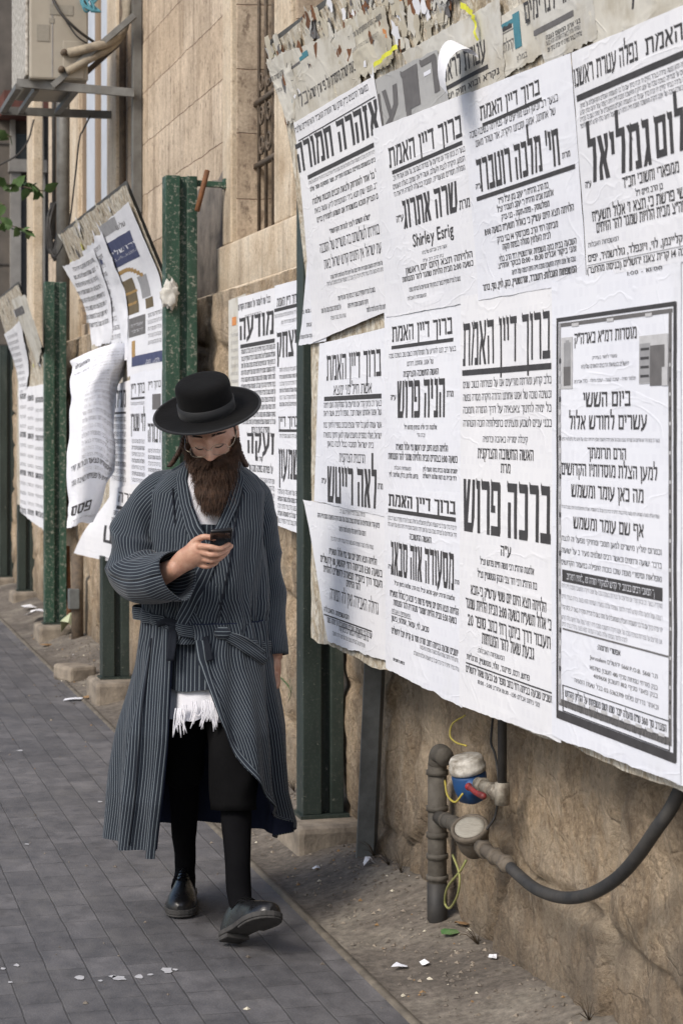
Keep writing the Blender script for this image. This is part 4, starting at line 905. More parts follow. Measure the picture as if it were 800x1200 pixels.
s = Sheet(B2, .014, [(97,296),(121,272),(150,420),(130,424)], 142, ['paper_white', 'ink_faded', 'ink_grey', 'paper_cream'], rag=.035, wr=.016)
for k in range(12): s.text(None, 106+k*2.2,121+k*2.2,300+k*10,6,k % 2,1)
s.done('torn_poster', 'crumpled torn poster hanging left of the navy and gold one', G3)
s = Sheet(B2, .020, [(84,312),(110,290),(132,400),(112,406)], 143, WP, rag=.03, wr=.014, lift=lambda y, z: .10*sstep(11.6, 12.6, y))
for k in range(8): s.text(None, 92+k*2.6,112+k*2.3,318+k*9.5,6,1,1)
s.done('torn_poster', 'torn white sheet flapping at the far upper corner of the board behind the man', G3)
s = Sheet(B2, .012, [(133,452),(156,444),(156,655),(126,650)], 144, WP)
s.text('מגילה', 133.5,148,478,20,2); s.bar(133,148,483,485.5)
for k in range(9): s.text(None, 131,148,494+k*8.5,6,k % 3 == 0)
s.done('notice_poster', 'white notice left of the two narrow ones on the board behind the man', G3)
s = Sheet(B2, .015, [(153,440),(172,434),(174,570),(153,572)], 145, WP)
s.text('ברוך דיין', 154,170,462,12,1); s.bar(154,170,466,468.5); s.text(None, 154,170,475,4); s.text('לוי שטרן', 154,171,505,20,2)
for k in range(7): s.text(None, 155,170,519+k*7.5,5,k % 2)
s.done('notice_poster', 'narrow white notice in the middle of the board behind the man', G3)
s = Sheet(B2, .017, [(170,436),(190,432),(190,560),(172,564)], 146, ['paper_white', 'ink', 'ink_faded', 'ink_orange'])
s.text('ברוך דיין', 174,189,455,9,1); s.bar(179,189,462,480,2); s.text('דבורה', 174,189,518,22,2)
for k in range(5): s.text(None, 174,189,530+k*7.5,5,k % 2)
s.done('notice_poster', 'white notice beside the flaking post on the board behind the man', G3)
s = Sheet(B2, .020, [(134,572),(196,560),(190,676),(106,648)], 147, WP, lift=lambda y, z: .10*sstep(1.25, .9, z)*sstep(10.3, 12.2, y))
s.text('בשורה', 140,170,588,12,1); s.bar(139,172,592,596); s.text(None, 137,165,603,6,1); s.text(None, 136,162,611,6,1); s.text('יעקוט', 131,165,635,20,2); s.text(None, 128,150,655,5,1)
s.done('notice_poster', 'white sheet curling up at the bottom beside the man\'s sleeve', G3)
# large peeled sheet hanging forward
def peeled():
    m = MB(); nu, nv = 40, 60
    top = cat_path([at(152,404,10.98), at(148,402,10.86), at(132,403,10.80), at(106,412,10.86), at(84,423,11.0)], 8)
    mid0 = cat_path([at(150,424,11.0), at(140,428,10.82), at(120,430,10.74), at(102,438,10.78), at(84,448,10.95)], 8)
    mid1 = cat_path([at(136,470,11.0), at(126,462,10.84), at(112,460,10.72), at(96,468,10.72), at(81,480,10.86)], 8)
    mid2 = cat_path([at(134,540,11.0), at(129,536,10.84), at(112,524,10.72), at(95,530,10.70), at(80,540,10.80)], 8)
    mid3 = cat_path([at(124,572,11.0), at(118,578,10.84), at(106,580,10.76), at(92,586,10.74), at(79,592,10.80)], 8)
    bot = cat_path([at(109,612,10.94), at(103,614,10.86), at(96,612,10.78), at(88,617,10.76), at(79,619,10.78)], 8)
    rows = [top, mid0, mid1, mid2, mid3, bot]; n = len(top); cols = [cat_path([r[i] for r in rows], 12) for i in range(n)]
    P = np.array([[list(p) for p in c] for c in cols]); nv = P.shape[1]
    P[...,0] += .030*fbm(np.arange(n)[:,None]*.16+0*np.arange(nv)[None], np.arange(nv)[None]*.09, 51, 3) + .016*(.5-np.abs(fbm(np.arange(n)[:,None]*.2+np.arange(nv)[None]*.1, np.arange(nv)[None]*.05, 52, 2))*4)
    m.grid(P, 0)
    def samp(u, v):
        a = np.clip(u*(n-1), 0, n-1.001); b = np.clip(v*(nv-1), 0, nv-1.001); i = a.astype(int); j = b.astype(int); f = (a-i)[...,None]; g = (b-j)[...,None]
        p = (P[i,j]*(1-f)+P[i+1,j]*f)*(1-g)+(P[i,j+1]*(1-f)+P[i+1,j+1]*f)*g
        d1 = P[i+1,j]-P[i,j]; d2 = P[i,j+1]-P[i,j]; nn = np.cross(d1, d2); nn /= np.linalg.norm(nn, axis=-1, keepdims=True)+1e-9
        sgn = np.sign((nn*(np.array([0,0,1.55])-p)).sum(-1, keepdims=True)); return p + nn*sgn*.003
    def txt(u0, u1, v, h, bold, mi, t=None):
        t = t or filler(max(3, (u1-u0)*1.0/h*.55)); g = [glyph(c, bold) for c in order(t)]; nat = sum(q[2] for q in g); x = 0
        for (vv, f, adv) in g:
            if len(vv): m.add(samp(1-(u0+(u1-u0)*(x+vv[:,0])/nat), v-vv[:,1]*h), f, mi)
            x += adv
    for k in range(26): txt(.30, .95, .06+k*.026, .013, 0, 2 if k % 3 else 3)
    for k, (v, h, b) in enumerate(((.10,.03,1),(.16,.012,0))): txt(.05, .27, v, h, b, 1)
    for v in (.66, .72): txt(.1, .9, v, .02, 1, 1)
    txt(.12, .55, .90, .075, 2, 1, 'פסס'); txt(.2, .9, .955, .012, 1, 2)
    m.build('peeled_poster', ['paper_white', 'ink', 'ink_grey', 'ink_pale'], label='big white poster peeled half off the board and hanging in a curl', cat='poster')
peeled()
# ---- farthest board
G4 = 'posters on the farthest board'
s = Sheet(B3, .010, [(22,456),(52,450),(52,622),(24,600)], 151, WP, rag=.02)
for c, (a, b) in enumerate(((24,31),(33,40),(42,51))):
    for k in range(13): s.text(None, a, b, 468+k*11+c*2, 7 if k % 4 == 0 else 4, 2 if k % 4 == 0 else 0, 1 if k % 4 == 0 else 4)
s.done('notice_poster', 'white posters sheet with three columns on the farthest board', G4)
s = Sheet(B3, .012, [(6,392),(24,376),(32,455),(23,460)], 152, WP, rag=.03, wr=.01)
for k in range(9): s.text(None, 10+k*1.7, 22+k*1.2, 398+k*7, 4, 0, 1)
s.done('torn_poster', 'torn white sheet wrapped over the curled top of the farthest board', G4)
s = Sheet(B3, .014, [(14,352),(30,345),(50,405),(44,430)], 153, ['paper_old', 'ink_faded'], rag=.03, wr=.01)
s.bar(20,30,362,372,1)
s.done('torn_poster', 'greyish torn sheet nearest the top edge of the farthest board', G4)

# ------------------------------------------------------------------ green steel posts
def post(px0, depth, top_z, plinth, mt, label, lam=1.0, px_shift=0):
    b = at(px0 + .10/depth*(px0+230), HY, depth); x, y = b.x, b.y
    zb = .14 if plinth else .03
    root = thing('steel_post', label, 'post', (x+.06, y, 0), 'green steel posts along the wall')
    w = .070*lam
    prof = [(x, y), (x+w, y), (x+w, y+.012), (x+w+.004, y+.035), (x+w+.036, y+.035), (x+w+.036, y+.006), (x+w+.085, y+.006), (x+w+.085, y+.10), (x, y+.10)]
    m = MB(); m.prism(prof, zb, top_z); m.build('post', mt, root, mods=[('bevel', .003)], smooth=False)
    m = MB(); m.box2((x-.012, y-.02, zb-.012), (x+w+.10, y+.12, zb)); m.build('base_plate', 'green_paint', root, smooth=False)
    if plinth:
        m = MB(); nx, ny = 10, 8
        m.box2((x-.06, y-.17, -.03), (x+w+.30, y+.22, zb-.012)); m.build('plinth', 'plinth', root, mods=[('bevel', .022)], smooth=False)
    return x, y
P1 = post(347, 7.22, 2.40, True, 'green_paint', 'dark green steel post holding the far end of the near board')
PB = post(190, 9.55, 1.55+295/F_PX*9.55, True, 'green_paint_flaking', 'flaking green steel post rising above the hat behind the man')
PA = post(117, 11.2, .82, True, 'green_paint', 'green post behind the sleeve, standing on a pale concrete plinth')
PC = post(51, 14.3, 1.55+170/F_PX*14.3, True, 'green_paint_flaking', 'flaking mottled green post left of the peeled poster')
PE = post(20, 17.2, .95, True, 'green_paint', 'green post under the farthest board on a rough plinth')
PD = post(-1, 18.8, 1.55+95/F_PX*18.8, True, 'green_paint', 'leftmost green post at the edge of the picture')
# bracket arm and rusty rod on the flaking post
x, y = PB; zt = 1.55+291/F_PX*9.55
m = MB(); m.bar((x+.15, y+.05, zt-.012), (x+.30, y+.05, zt-.018), .03, .028); m.box((x+.30, y+.05, zt-.012), (.02, .05, .05)); br = m.build('bracket_arm', 'green_paint_flaking', label='short green bracket arm at the top of the flaking post', cat='bracket', mods=[('bevel', .003)], smooth=False)
m = MB(); m.tube([at(243,200,9.5), at(231,247,9.45)], .013, 10); m.build('rusty_rod', 'rust', label='short rusty rod leaning from the bracket arm', cat='rod')
m = MB(); c = at(200, 346, 9.53); m.ball(c, (.042, .014, .066), 30, 22, 0, None, lambda p: p*(1+.5*mnoise.noise(p*45)+.35*mnoise.noise(p*110+Vector((3,1,2))))); m.build('paper_wad', 'paper_old', label='clump of dried torn paper stuck on the flaking post', cat='paper scrap')
# galvanised prop under the near board
a = at(430, 1020, 6.85); b = at(441, 772, 6.72)
m = MB(); dv = (b-a).normalized(); w = .058
def angle_iron(a, b):
    vs = []
    for p in (a, b):
        for q in ((-.040,.0),(.016,-.008),(.040,.016),(.036,.020),(.014,-.003),(-.040,.006)): vs.append(Vector((p.x+q[0], p.y+q[1]*1.6, p.z)))
    n = 6; m.add(vs, [tuple(range(n-1,-1,-1)), tuple(range(n, 2*n))]+[(k, (k+1)%n, n+(k+1)%n, n+k) for k in range(n)])
angle_iron(a - dv*.05, b + dv*.12); m.build('angle_prop', 'galvanised', label='galvanised angle iron propping the near board from below', cat='prop', smooth=False)
# ================================================================== air conditioner and its bracket
dA = 12.1
def A(px, py, d=dA): return at(px, py, d)
ylo = A(100, 100).y; xw = XF - .01
c0 = A(33, 97); zb = c0.z + .012; xl = c0.x; xr = A(104, 97).x
ac = thing('air_conditioner', 'beige outdoor air conditioner unit on a steel wall bracket at the top left', 'air conditioner', ((xl+xr)/2, ylo+.45, zb))
m = MB(); m.box2((xl, ylo, zb), (xr, ylo+.86, zb+.75)); m.build('casing', 'ac_paint', ac, mods=[('bevel', .012)], smooth=False)
m = MB(); m.box2((xl-.022, ylo+.02, zb+.02), (xl-.002, ylo+.84, zb+.73)); m.build('front_panel', 'white_plastic', ac, mods=[('bevel', .008)], smooth=False)
m = MB(); m.box2((xl+.20, ylo-.012, zb+.01), (xr-.03, ylo-.001, zb+.235)); m.build('valve_cover', 'ac_paint', ac, mods=[('bevel', .004)], smooth=False)
m = MB(); m.box2((xl+.135, ylo-.003, zb+.01), (xl+.139, ylo, zb+.74)); m.build('seam', 'ink_grey', ac, smooth=False)
m = MB()
for (a, b, w_, h_) in ((50, 40, .075, .10), (72, 12, .14, .06), (60, 25, .03, .03)):
    p = A(a, b, dA-.03); m.box((p.x, ylo-.0025, p.z), (w_, .003, h_))
m.build('label', 'ac_label', ac, smooth=False)
for (a, b) in ((77, 62), (74, 82)):
    m = MB(); p = A(a, b, dA-.04); m.tube([(p.x-.02, p.y, p.z), (p.x+.05, p.y-.0, p.z-.008)], .014, 10); m.tube([(p.x-.012, p.y-.04, p.z), (p.x-.012, p.y+.03, p.z)], .019, 8); m.build('valve', 'iron', ac)
# insulated pipes and cables to the wall
m = MB(); m.tube(cat_path([A(80,62,dA-.05), A(105,56,dA-.05), A(130,48,dA), A(146,30,dA+.1), A(152,-8,dA+.15)], 6), .028, 12)
m.tube(cat_path([A(78,84,dA-.05), A(104,70,dA-.03), A(134,52,dA+.05), A(148,26,dA+.12), A(146,-8,dA+.2)], 6), .024, 12); m.build('insulated_pipe', 'foam', label='pair of lagged pipes running from the air conditioner up the wall', cat='pipe')
m = MB(); m.tube(cat_path([A(60,-6,dA-.05), A(72,16,dA-.1), A(92,36,dA-.08), A(110,49,dA)], 6), .009, 8); m.tube(cat_path([A(76,22,dA-.05), A(90,42,dA-.09), A(104,52,dA-.05)], 6), .005, 6); m.build('power_cable', 'rubber', label='dark cable drooping across the air conditioner casing', cat='cable')
m = MB(); rr = random.Random(3)
for k in range(7):
    m.tube(cat_path([A(98+rr.uniform(-6,8), -8, dA), A(104+rr.uniform(-8,8), 6, dA-.05), A(110+rr.uniform(-8,8), 14, dA-.05), A(104+rr.uniform(-4,10), 2, dA), A(122, -8, dA)], 5), .006, 6)
m.build('cable_tangle', 'ink_teal', label='tangle of greenish cables above the air conditioner bracket', cat='cable')
# bracket
br = thing('wall_bracket', 'triangular grey steel bracket carrying the air conditioner', 'bracket', (xw, ylo+.4, zb-.05))
up = onx(161, 200, XF-.03)
m = MB(); m.box2((XF-.062, up.y-.03, 2.86), (XF-.004, up.y+.03, 5.0)); m.build('wall_rail', 'grey_steel', br, mods=[('bevel', .004)], smooth=False)
m = MB(); m.bar(A(20, 97), A(158, 109), .035, .05); m.build('arm', 'grey_steel', br, smooth=False)
dB = dA+1.0; q0 = A(20, 97); 
m = MB(); m.bar((q0.x, q0.y+.95, zb-.035), (XF-.01, q0.y+.95, zb-.035), .035, .05); m.build('arm', 'grey_steel', br, smooth=False)
m = MB(); m.bar((q0.x+.01, q0.y-.02, zb-.037), (q0.x+.01, q0.y+.97, zb-.037), .04, .034); m.bar((q0.x+.36, q0.y, zb-.037), (q0.x+.36, q0.y+.95, zb-.037), .04, .03); m.bar((q0.x+.12, q0.y, zb-.04), (q0.x+.12, q0.y+.95, zb-.04), .03, .03); m.build('cross_rail', 'grey_steel', br, smooth=False)
m = MB(); m.bar(A(62,101,dA-.03), A(158,18,dA-.03), .035, .035); m.build('brace', 'grey_steel', br, smooth=False)
m = MB(); m.bar(A(98,88,dA+.75), A(158,34,dA+.75), .03, .03); m.build('brace', 'iron', br, smooth=False)
m = MB(); yk = onx(144, 200, XF-.03).y; m.tube([(XF-.03, yk, 2.4), (XF-.03, yk, 5.0)], .022, 10); m.build('drain_pipe', 'iron', label='thin brown pipe down the house wall behind the bracket', cat='pipe')
# conduits on the left
for px, w, mt, z1, z0, lab in ((64, .020, 'rubber', 5.2, 3.05, 'thin black conduit left of the thick dark conduit'), (75, .055, 'grey_steel', 5.2, 2.2, 'thick dark conduit on the house wall left of the blue shutters'), (70, .028, 'iron', 5.2, 2.2, 'brown conduit squeezed between two darker conduits')):
    yk = onx(px, 200, XF-.06).y; m = MB(); m.tube([(XF-.06, yk, z0), (XF-.06, yk, z1)], w, 12); m.build('conduit', mt, label=lab, cat='pipe')
m = MB()
for k in range(9):
    a = k*.35; pts = [A(62+rr.uniform(-2,3), 238, 15.6), A(57+rr.uniform(-2,3), 262+rr.uniform(-4,4), 15.5), A(59+rr.uniform(-2,6), 296+rr.uniform(-4,8), 15.5), A(66+rr.uniform(-3,4), 290, 15.5), A(70+rr.uniform(-2,3), 255, 15.6), A(66, 236, 15.6)]
    m.tube(cat_path(pts, 5), .010, 6)
m.build('cable_coil', 'rubber', label='coil of black cable hanging beside the thick dark conduit', cat='cable')
m = MB(); m.tube(cat_path([A(106,136,12.4), A(98,152,13), A(93,165,13.6), A(88,210,14), A(80,270,14.4), A(66,300,14.8), A(58,292,14.9)], 6), .006, 6); m.build('loose_cable', 'rubber', label='thin loose cable swinging in front of the blue shutters', cat='cable')
m = MB(); m.tube(cat_path([A(40,140,17), A(33,165,17), A(20,182,17), A(-5,196,17)], 6), .008, 6); m.build('loose_cable', 'rubber', label='thin cable crossing the shaded house top at the left edge', cat='cable')
m = MB()
for z in (2.5, 2.75): pass
m.box2((XF-.09, onx(48,200,XF).y-.2, 2.2), (XF-.0, onx(48,200,XF).y+.28, ZT-.03)); m.build('corner_pilaster', 'trim_stone', house, mods=[('bevel', .012)], smooth=False)

# ------------------------------------------------------------------ leafy branches at the left edge
m = MB(); lr = random.Random(11)
tw = MB(); sh = thing('climbing_plant', 'sparse leafy green branches reaching in from the left edge', 'plant', (A(-30,300,13).x, A(-30,300,13).y, 0))
for (x0, y0, x1, y1, n) in ((-25,165,14,160,9), (-25,215,52,224,22), (-25,262,34,270,18), (-25,238,6,240,8)):
    pts = cat_path([A(x0,y0,13.0), A((x0+x1)/2,(y0+y1)/2-3,12.95), A(x1,y1,12.9)], 8); tw.tube(pts, .004, 5)
    for k in range(n):
        p = Vector(pts[int(len(pts)*(.25+.74*k/n))]); sz = lr.uniform(.045,.085); d = Vector((lr.uniform(-1,1), lr.uniform(-.6,.6), lr.uniform(-1.1,.35))).normalized(); sd = d.cross(Vector((lr.uniform(-1,1), lr.uniform(-1,1), lr.uniform(-.3,1)))).normalized(); nn = d.cross(sd)
        vs = [p, p+d*sz*.35+sd*sz*.42+nn*.004, p+d*sz*.8+sd*sz*.34, p+d*sz*1.35, p+d*sz*.8-sd*sz*.34, p+d*sz*.35-sd*sz*.42+nn*.004, p+d*sz*.7+nn*sz*.12]
        m.add(vs, [(0,1,6),(1,2,6),(2,3,6),(3,4,6),(4,5,6),(5,0,6)])
tw.tube(cat_path([A(-30,330,13.2), A(-28,240,13.1), A(-26,150,13.0)], 6), .01, 6)
tw.tube(cat_path([A(-30,330,13.2), Vector((A(-30,330,13.2).x, A(-30,330,13.2).y, 1.0)), Vector((A(-30,330,13.2).x, A(-30,330,13.2).y, 0))], 6), .016, 7)
m.build('leaves', 'leaf', sh); tw.build('stem', 'twig', sh)

# ================================================================== pipes and water meters on the wall
XP = 1.845
def W(px, py, x=XP): return onx(px, py, x)
r0 = .0285
rp = thing('riser_pipe', 'thick grey plastic riser pipe with an elbow at its top, feeding the meters', 'pipe', (W(512,1065).x, W(512,1065).y, .03))
m = MB(); top = W(512, 896); bot = W(512, 1072)
m.tube([bot-Vector((0,0,.06)), Vector((bot.x, bot.y, top.z))], r0, 20)
m.tube(cat_path([Vector((bot.x, bot.y, top.z)), Vector((bot.x, bot.y-.012, top.z+.03)), Vector((bot.x-.004, bot.y-.05, top.z+.042)), Vector((bot.x-.008, bot.y-.10, top.z+.038))], 6), [r0]*18+[.026], 20); m.build('pipe', 'pvc_grey', rp)
for py in (905, 947, 978, 1003, 1028): m = MB(); z = W(512, py).z; m.lathe([(r0+.0005,-.008),(r0+.005,-.007),(r0+.005,.007),(r0+.0005,.008)], (bot.x, bot.y, z), seg=20); m.build('collar', 'pvc_grey', rp)
m = MB(); m.tube([(bot.x, bot.y, W(512,1034).z), (bot.x, bot.y, .0)], r0+.002, 20); m.build('tarred_foot', 'rubber', rp)
m = MB(); p = W(512,957); e2 = W(548,972, XP-.035); m.tube([p, p+(e2-p)*.5, e2], [.02,.022,.02], 14)
for k in range(3): q = p+(e2-p)*(.3+.25*k); m.lathe([(.019,-.008),(.0245,-.007),(.0245,.007),(.019,.008)], q, (e2-p), seg=10)
m.build('branch', 'pvc_grey', rp)
# meter 1 (blue)
ma = W(549, 908, XP-.03); ax = Vector((-.22,-.12,.97)).normalized()
m1 = thing('water_meter', 'blue water meter with a dirty white cap and red tap, upper of two', 'water meter', ma-Vector((0,0,.06)))
m = MB(); m.lathe([(.018,-.082),(.040,-.070),(.048,-.040),(.050,.0),(.047,.010)], ma, ax, 24); m.tube([ma+Vector((.02,.09,-.0)), ma+Vector((-.01,-.075,-.03))], .022, 14); m.build('body', 'blue_plastic', m1)
m = MB(); m.lathe([(.046,.0),(.0525,.003),(.053,.018),(.0495,.021),(.0495,.034),(.045,.042),(.02,.044)], ma+ax*.010, ax, 24); m.build('cap', 'white_plastic', m1)
m = MB(); h0 = W(549,922,XP-.075); h1 = W(566,933,XP-.085); m.capsule([h0, (h0+h1)/2+Vector((0,0,-.004)), h1], [.008,.0075,.010], 10); m.ball(h0, .011, 12, 8); m.build('tap_handle', 'red_plastic', m1)
m = MB(); f0 = W(560,918,XP-.03); f1 = W(588,932,XP-.02); m.tube([f0, f1], .018, 12)
for k, rr_ in ((.2,.024),(.5,.021),(.75,.023)): q = f0+(f1-f0)*k; m.lathe([(rr_-.003,-.009),(rr_,-.008),(rr_,.008),(rr_-.003,.009)], q, (f1-f0), 6)
q = W(588,930,XP-.02); m.tube([q-Vector((0,0,.03)), q+Vector((0,0,.03))], .021, 12); m.build('fitting', 'brass', m1)
m = MB(); m.tube([q+Vector((0,0,.02)), Vector((q.x+.0, q.y, q.z+.22)), Vector((q.x+.01, q.y, q.z+.42))], .0125, 12); m.build('riser_hose', 'rubber', label='straight black hose rising from the blue meter behind the board', cat='hose')
# meter 2 (old metal)
mb = W(553, 982, XP-.05); ax2 = Vector((-.35,-.42,.84)).normalized()
m2 = thing('water_meter', 'old brown metal water meter with a dusty round dial, lower of two', 'water meter', mb-Vector((0,0,.06)))
m = MB(); m.lathe([(.012,-.058),(.030,-.052),(.042,-.03),(.046,.0),(.046,.022)], mb, ax2, 24); m.build('body', 'meter_metal', m2)
m = MB(); m.lathe([(.048,.020),(.053,.022),(.054,.040),(.050,.043),(.044,.043),(.043,.038)], mb, ax2, 28); m.build('dial_ring', 'meter_metal', m2)
m = MB(); m.lathe([(.042,.0385),(.042,.0412),(.030,.0420)], mb, ax2, 28); m.build('dial_glass', 'ac_label', m2)
g0 = W(562,992,XP-.055); g1 = W(598,1016,XP-.06); m = MB(); m.tube([g0, g1], .019, 12)
for k, rr_ in ((.15,.026),(.5,.024),(.85,.025)): qq = g0+(g1-g0)*k; m.lathe([(rr_-.003,-.014),(rr_,-.012),(rr_,.012),(rr_-.003,.014)], qq, (g1-g0), 6)
m.build('coupling', 'meter_metal', m2)
m = MB(); qq = W(583,998,XP-.02); m.capsule([qq, qq+Vector((-.02,-.04,-.004))], .012, 10); m.build('stopcock', 'iron', m2)
m = MB(); qq = W(538,962,XP-.0); m.capsule([qq, qq+Vector((0.0,-.05,.0))], .012, 8); m.build('stopcock', 'iron', m2)
m = MB(); hp = [W(594,1013,XP-.06), W(610,1028,XP-.06), W(630,1043,XP-.06), W(660,1052,XP-.06), W(690,1048,XP-.06), W(720,1031,XP-.06), W(745,1005,XP-.06), W(768,972,XP-.06), W(786,946,XP-.04), W(800,915,XP-.02), W(806,890,XP)]
m.tube(cat_path(hp, 6), .0155, 16); m.build('water_hose', 'hose_grey', label='thick dark hose sweeping from the lower meter up behind the board', cat='hose')
def wire(name, mt, pts, r, label, x=XP): 
    m = MB(); m.tube(cat_path([W(a, b, x - (c if True else 0)) for a, b, c in pts], 6), r, 6); m.build(name, mt, label=label, cat='wire')
wire('wire', 'wire_yellow', [(545,838,-.03),(530,848,0),(527,862,.02),(534,870,.02),(546,874,.02)], .0028, 'thin yellow wire looping from the board edge above the blue meter')
wire('wire', 'wire_yellow', [(521,915,.03),(524,932,.06),(533,940,.07),(542,930,.06)], .0032, 'short yellow wire loop left of the red tap')
wire('wire', 'wire_green', [(546,1008,.05),(538,1022,.06),(524,1040,.06),(521,1058,.05),(527,1064,.05),(536,1048,.06),(538,1025,.06),(530,1002,.05)], .0035, 'green and yellow wire loop hanging below the lower meter')
wire('wire', 'rubber', [(577,842,-.04),(575,870,-.02),(580,885,0),(584,920,.02),(580,955,.02),(570,972,.05)], .0035, 'thin black wire running beside the straight black hose')

# conduit and strap clamp behind the far posts
p = onx(91, 700, XW-.09); cp = thing('clamped_pipe', 'rusty old upright pipe with a strap clamp beside the flaking post', 'pipe', (p.x, p.y, .04))
m = MB(); m.tube([(p.x, p.y, .0), (p.x, p.y, 1.55-150/F_PX*14.0)], .042, 14); m.build('pipe', 'iron', cp)
m = MB(); m.box((p.x-.03, p.y-.03, 1.55-205/F_PX*13.6), (.075, .07, .14)); m.build('clamp', 'galvanised', cp, mods=[('bevel', .006)], smooth=False)
m = MB(); m.tube([onx(79,640,XW-.08), onx(82,735,XW-.08)], .018, 8); m.build('rusty_pipe', 'rust', label='thin rusty pipe just left of the strap clamped pipe', cat='pipe')

# ================================================================== litter
def litter(name, mt, px, py, size, label, cat, seed, asp=.5, h=.012, n=7):
    r = random.Random(seed); zz = .0; p = ground(px, py, .0)
    for _ in range(3):
        zz = float(dirt_z(p.x, p.y)) if p.x > XE+.03 else 0.0; p = ground(px, py, zz)
    m = MB(); a0 = r.uniform(0, 6); vs = []
    for k in range(n):
        a = a0+2*math.pi*k/n; q = size*r.uniform(.55, 1.1); vs.append((p.x+q*math.cos(a), p.y+q*math.sin(a)*asp*2, zz+.004+r.uniform(0, h)))
    vs.append((p.x, p.y, zz+.006+h*r.uniform(.3,1.3)))
    m.add(vs, [(k, (k+1)%n, n) for k in range(n)]); m.build(name, mt, label=label, cat=cat, smooth=False, mods=[('solid', .0012)])
litter('paper_scrap', 'paper_white', 88, 821, .075, 'flat white paper scrap on the kerb before the pale plinth', 'litter', 1, .3)
litter('dry_leaf', 'leaf_dry', 104, 819, .04, 'brown dry leaf at the tip of the flat paper scrap', 'leaf', 2)
litter('paper_scrap', 'paper_white', 47, 722, .13, 'crumpled white paper on the ground at the foot of the flaking mottled post', 'litter', 3, .5, .05, 9)
litter('paper_scrap', 'paper_white', 36, 714, .10, 'smaller white paper piece behind the crumpled one by the far post', 'litter', 4, .5, .03)
litter('paper_scrap', 'yellow_green_paper', 83, 743, .10, 'pale green crumpled sheet leaning at the foot of the clamped pipe', 'litter', 5, .5, .12, 9)
litter('dry_leaf', 'leaf_dry', 55, 757, .05, 'orange brown leaf on the dirt before the far post', 'leaf', 6)
litter('wrapper', 'wrapper_green', 526, 1094, .045, 'small green wrapper on the dirt below the riser pipe', 'litter', 7, .35)
litter('dry_leaf', 'leaf_dry', 541, 1085, .03, 'tan leaf on the dirt beside the green wrapper', 'leaf', 8)
litter('paper_scrap', 'paper_white', 432, 1014, .025, 'small white scrap at the foot of the angle prop', 'litter', 9, .6, .03)
litter('paper_scrap', 'paper_white', 468, 1136, .035, 'thin torn white strip on the dirt near the camera', 'litter', 10, .3)
litter('paper_scrap', 'paper_white', 497, 1132, .016, 'tiny white scrap right of the thin torn strip', 'litter', 12, .5)
litter('paper_scrap', 'paper_white', 371, 1020, .018, 'tiny white scrap on the dirt before the near plinth', 'litter', 13)
litter('paper_scrap', 'paper_white', 577, 1124, .016, 'tiny grey white scrap at the wall foot below the hose', 'litter', 14)
p = ground(130, 808); m = MB(); m.box((ground(88,797).x, ground(88,797).y, .045), (.18, .26, .10), 0, Matrix.Rotation(.3, 3, 'Z')); m.build('broken_block', 'plinth', label='low broken concrete block beside the pale plinth', cat='block', mods=[('bevel', .02)], smooth=False)
# paint spots on the pavers, grit along the dirt
m = MB(); r = random.Random(21)
for (px, py, sz) in ((94,1147,.020),(132,1145,.012),(140,1147,.022),(118,1150,.008),(163,1145,.016),(176,1143,.010),(196,1138,.022),(205,1137,.009),(20,1132,.012),(12,1152,.008),(4,1136,.009),(24,880,.02),(117,940,.012),(32,990,.010)):
    p = ground(px, py); n = 9; m.add([(p.x+sz*r.uniform(.5,1.1)*math.cos(6.283*k/n), p.y+sz*r.uniform(.5,1.1)*1.5*math.sin(6.283*k/n), .0025) for k in range(n)], [tuple(range(n))])
m.build('paint_spots', 'white_mark', label='white paint spots splashed on the dark pavers', cat='paint marks', kind='stuff', smooth=False)
m = MB(); r = random.Random(22); mats = ['dirt', 'plinth', 'paper_cream', 'leaf_dry', 'paper_white']
for k in range(2600):
    y = r.uniform(4.6, 15)**1.0; x = XE+.04+(XW-.03-XE-.04)*r.random()**.7 if r.random() < .93 else r.uniform(.2, XE); sz = r.choice((.003,.004,.005,.007,.010)) ; z = float(dirt_z(x, y)) if x > XE+.03 else 0.0
    mi = r.choices(range(5), [58,30,3,6,.6])[0]; a = r.uniform(0,6); vs = []
    for q in range(4): vs.append((x+sz*math.cos(a+q*1.57)*r.uniform(.6,1.2), y+sz*math.sin(a+q*1.57)*r.uniform(.6,1.2), z+r.uniform(0,.2)*sz))
    vs.append((x, y, z+sz*.8)); m.add(vs, [(0,1,4),(1,2,4),(2,3,4),(3,0,4)], mi)
m.build('grit', mats, label='grit, crumbs of stone and dry bits along the wall foot', cat='grit', kind='stuff', smooth=False)
# small dry weeds at the wall foot
m = MB(); r = random.Random(31)
for (px, py) in ((455,1030),(470,1035),(440,1022),(690,1165),(560,1105),(345,1000)):
    b = onx(px, py, XW-.05); b.z = float(dirt_z(b.x, b.y))
    for k in range(9):
        d = Vector((r.uniform(-.06,.02), r.uniform(-.05,.05), r.uniform(.02,.07))); m.tube([b, b+d*.6+Vector((0,0,.01)), b+d], [.0012,.001,.0004], 4)
m.build('dry_weeds', 'twig', label='dry weed stalks along the wall foot', cat='weeds', kind='stuff')
# twig sticking out of the wall behind the man's hand
m = MB(); m.tube(cat_path([onx(326,792,XW-.01), onx(332,797,XW-.06), onx(338,804,XW-.09)], 5), .003, 5); m.tube(cat_path([onx(338,804,XW-.09), onx(341,812,XW-.08), onx(338,822,XW-.05)], 4), .0018, 4)
for (a,b) in ((340,802),(337,808),(342,810),(339,818)): p = onx(a,b,XW-.09); m.add([p, p+Vector((0,.012,.012)), p+Vector((0,.002,.026))], [(0,1,2)])
m.build('wall_weed', 'leaf', label='small green weed growing from the wall behind the lowered hand', cat='plant')
